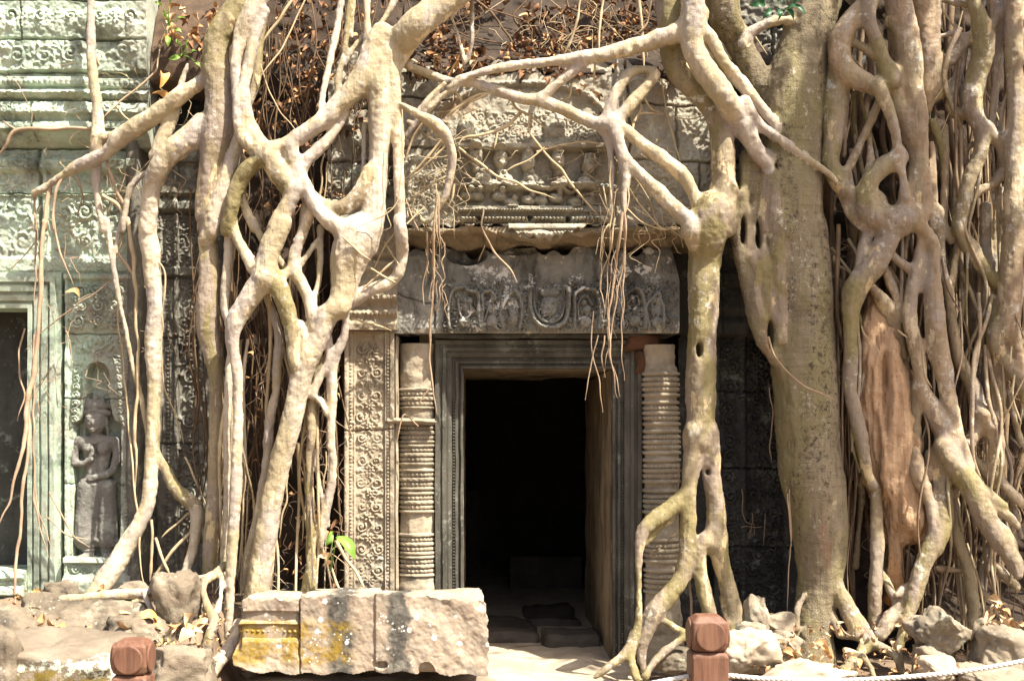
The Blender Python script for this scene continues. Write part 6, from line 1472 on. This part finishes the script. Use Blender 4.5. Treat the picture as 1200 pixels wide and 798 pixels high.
rp = [P3(852, 791, yp), P3(900, 795, yp + .02), P3(980, 797, yp + .03), P3(1060, 793, yp + .04), P3(1130, 786, yp + .05), P3(1200, 774, yp + .06), P3(1300, 750, yp + .06), P3(1360, 733, yp + .06)]
rope([tuple(p_) for p_ in rp], "rope", "white twisted rope running right from the wooden post along the bottom edge")
lp = [P3(807, 792, yp), P3(780, 797, yp), P3(700, 812, yp), P3(560, 832, yp), P3(400, 836, yp), P3(260, 828, yp), P3(180, 818, yp)]
rope([tuple(p_) for p_ in lp], "rope", "white twisted rope drooping between the two wooden posts, mostly below the view")
# ------------------------------------------------------------------ leaves and seedlings
def leaf_mesh(name, mat, curl, fold, L_=.1, W_=.032, seed=0):
    gg = np.random.default_rng(seed); V = []; nu = 9
    for i in range(nu):
        t = i / (nu - 1); wd = W_ * (math.sin(math.pi * min(1, t * .96 + .03)) ** .8) * (1 - .15 * t)
        for j in range(5):
            u = (j - 2) / 2
            V.append((t * L_ - L_ / 2, u * wd * (1 - .25 * fold), -curl * L_ * (t - .5) ** 2 * 2 + fold * wd * abs(u) ** 1.4 + .004 * math.sin(t * 9 + u * 2 + seed)))
    F_ = [(i * 5 + j, i * 5 + j + 1, i * 5 + j + 6, i * 5 + j + 5) for i in range(nu - 1) for j in range(4)]
    me = bpy.data.meshes.new(name); me.from_pydata(V, [], F_); me.materials.append(mat)
    me.polygons.foreach_set('use_smooth', [True] * len(F_)); return me
LM = [leaf_mesh("fallen_leaf", M[k], c, f_, seed=s_) for s_, (k, c, f_) in enumerate([('leaf_tan', .8, .5), ('leaf_pale', .5, .9), ('leaf_brown', 1.2, .7), ('leaf_tan', -.6, .8), ('leaf_orange', .9, .6), ('leaf_pale', 1.3, .3), ('leaf_brown', -.8, 1.0)])]
def leaf(px, py, y, size, m_, label, group, rot=None):
    o = bpy.data.objects.new("fallen_leaf", LM[m_]); COL.objects.link(o)
    o.location = P3(px, py, y); o.scale = (size / .1,) * 3
    o.rotation_euler = rot or (g.uniform(-.9, .9), g.uniform(-.9, .9), g.uniform(0, 6.28))
    return tag(o, label, "leaf", group)
def scatter(n, a, b, c, d, yf, label, group, mats=(0, 1, 2, 3, 5), s0=.05, s1=.11):
    for _ in range(n):
        px, py = g.uniform(a, b), g.uniform(c, d)
        leaf(px, py, yf(px, py), g.uniform(s0, s1), int(g.choice(mats)), label, group)
scatter(34, 190, 258, 8, 62, lambda x, y: -.02 - .10 * (y / 62), "dry brown leaf in the heap on the ledge beside the seedlings", "dry leaves heaped on the upper left ledge", (0, 0, 2, 1, 3))
scatter(22, 312, 410, 8, 125, lambda x, y: .02, "brown dead leaf stuck in the dark soil behind the left roots", "dead leaves in the soil behind the left roots", (2, 2, 0, 6), .05, .09)
scatter(26, 472, 560, 58, 92, lambda x, y: -.36, "tan dead leaf on the gable ledge under the big arching root", "dead leaves along the gable ledge", (0, 1, 3, 5, 2), .035, .08)
scatter(24, 560, 790, 5, 84, lambda x, y: .12 - .48 * (y / 90), "brown dead leaf in the soil above the carved gable", "dead leaves in the soil above the gable", (2, 0, 6, 1), .04, .09)
scatter(9, 676, 712, 100, 135, lambda x, y: -.42, "curled reddish leaf caught at the root fork on the gable", "leaves caught at the root fork", (0, 2, 3), .04, .07)
scatter(75, 15, 240, 690, 745, lambda x, y: -.55 - .55 * (y - 690) / 52, "dry tan leaf among the rubble at the foot of the left wall", "dry leaves among the left rubble", (0, 1, 1, 3, 5, 4), .05, .12)
scatter(16, 1155, 1200, 700, 740, lambda x, y: -1.0, "pale dry leaf heaped on the boulder at the right edge", "dry leaves on the right boulder", (1, 5, 0), .06, .12)
scatter(18, 895, 1010, 752, 790, lambda x, y: -1.0, "dry pale leaf on the ground at the thick trunk's foot", "dry leaves at the trunk's foot", (1, 5, 0), .05, .1)
scatter(14, 330, 400, 560, 690, lambda x, y: -.3, "withered leaf hanging among the roots left of the door", "withered leaves among the left roots", (2, 0, 1), .05, .09)
leaf(192, 88, -.22, .13, 4, "big pale orange curled leaf resting on the left branch, upper of two", None, (.4, -.9, 1.9)); leaf(191, 112, -.26, .12, 4, "orange curled leaf on the left branch, lower of two", None, (-.5, .6, .5))
leaf(88, 342, -.24, .10, 0, "single dry brown leaf hanging from a thin root beside the blind window", None, (.9, .4, .5))
leaf(382, 655, -.62, .14, 1, "large pale withered leaf hanging below the green shoot by the door pilaster", None, (1.3, .5, 1.4))
leaf(176, 722, -1.0, .15, 4, "large orange leaf lying in front of the upright boulder", None, (.6, .3, .5)); leaf(145, 738, -1.1, .12, 3, "brown curled leaf behind the left wooden post", None, (.2, .4, .9)); leaf(40, 716, -.8, .13, 5, "broad pale leaf lying beside the grey lichened boulder", None, (.5, -.3, -.6))
def litter(name, n, a, b, c, d, yf, mats, s0, s1, label):
    """leaf fragments nobody could count"""
    Vs = []; Fs = []; mi = []; k_ = 0
    base = [np.array([v.co for v in LM[i].vertices]) for i in (0, 3, 5)]; bf = np.array([p_.vertices[:] for p_ in LM[0].polygons])
    for _ in range(n):
        px, py = g.uniform(a, b), g.uniform(c, d); s_ = g.uniform(s0, s1) / .1
        if fbm([[px * .022, py * .03, n]], 3)[0] < .45: continue
        Rm = np.array(Euler((g.uniform(-1, 1), g.uniform(-1, 1), g.uniform(0, 6.28))).to_matrix())
        V = (base[g.integers(3)] * s_) @ Rm.T + np.array(P3(px, py, yf(px, py)))
        Vs.append(V); Fs.append(bf + k_); k_ += len(V); mi += [int(g.integers(len(mats)))] * len(bf)
    o = mesh_np(name, np.vstack(Vs), np.vstack(Fs), None, None, True, [M[m_] for m_ in mats])
    o.data.polygons.foreach_set('material_index', mi)
    return tag(o, label, "leaf litter", None, "stuff")
litter("leaf_litter", 1300, 250, 480, -30, 250, lambda x, y: .20 - .16 * max(0, 1 - abs(y - 150) / 200) - .08, ('leaf_brown', 'soil', 'leaf_brown', 'leaf_tan', 'soil'), .03, .085, "crumbled dark leaf litter in the soil behind the left roots")
litter("leaf_litter", 1500, 480, 800, -20, 92, lambda x, y: .27 - .62 * max(0, y) / 90, ('leaf_brown', 'soil', 'leaf_tan', 'leaf_brown', 'soil'), .025, .085, "crumbled brown leaf litter heaped above the gable")
litter("leaf_litter", 420, 10, 270, 690, 760, lambda x, y: -.45 - .75 * (y - 690) / 70, ('leaf_tan', 'leaf_pale', 'leaf_brown'), .02, .05, "crumbled pale leaf litter between the left stones")
litter("leaf_litter", 200, 880, 1200, 730, 790, lambda x, y: -.6 - .6 * (y - 730) / 60, ('leaf_tan', 'leaf_pale', 'leaf_brown'), .02, .055, "crumbled leaf litter between roots and stones at lower right")
litter("leaf_litter", 160, 250, 400, 380, 700, lambda x, y: -.12, ('leaf_brown', 'leaf_brown', 'leaf_tan'), .03, .07, "dark leaf scraps caught behind the left web of roots")
def seedling(px, py, y, leaves, label, mat, stem=.12):
    t = empty("seedling", P3(px, py, y), label, "plant"); base_ = P3(px, py, y)
    mb = MB()
    for (lx, ly, L_, ang, tilt) in leaves:
        tip = P3(lx, ly, y - .05)
        C_ = catmull(np.array([[*base_, .004], [*((base_ + tip) / 2 + Vector((0, -.01, .01))), .003], [*tip, .002]]), .01)
        V, f = tube(C_[:, :3], C_[:, 3], 6); mb.add(V, f)
        me = leaf_mesh("leaf", mat, .5, .35, L_, L_ * .24, int(lx)); o = bpy.data.objects.new("leaf", me); COL.objects.link(o); o.parent = t
        d = Vector((math.cos(R(ang)), -.35, math.sin(R(ang)))).normalized()
        zax = Vector((-math.sin(R(ang)) * .5, -1, math.cos(R(ang)) * .5 + tilt)); yax = zax.cross(d).normalized(); zax = d.cross(yax)
        o.matrix_world = Matrix.Translation(tip + d * L_ / 2) @ Matrix((d, yax, zax)).transposed().to_4x4()
        o.matrix_local = Matrix.Translation(-base_) @ o.matrix_world
    o = mb.build("stem", mat, t); o.matrix_parent_inverse = Matrix.Translation(-base_)
    return t
seedling(198, 30, -.12, [(196, 22, .06, 120, .3), (205, 24, .07, 20, .3), (203, 34, .07, -20, .3), (196, 40, .09, -80, .2), (190, 6, .05, 160, .5), (198, 4, .06, 60, .5)], "bright green seedling with round leaves on the upper left ledge, upper of two", M['green'])
seedling(214, 66, -.16, [(212, 66, .08, 200, .3), (218, 58, .06, 80, .3), (222, 62, .05, 20, .3), (228, 72, .06, -40, .3), (212, 54, .05, 130, .3)], "bright green seedling among dry leaves on the left ledge, lower of two", M['green'])
seedling(908, -4, -.55, [(900, 4, .12, 190, .4), (905, 8, .10, 235, .3), (913, 8, .09, 270, .3), (918, 8, .11, -50, .3), (922, 5, .13, -25, .3), (928, 2, .10, 10, .4), (912, 2, .08, 100, .6), (896, 0, .08, 150, .6)], "dark green leafy sprig at the top of the thick trunk", M['dgreen'])
seedling(388, 668, -.62, [(390, 622, .10, -110, .2), (396, 624, .19, -48, .5)], "young shoot with two long bright green leaves left of the door pilaster", M['green'])
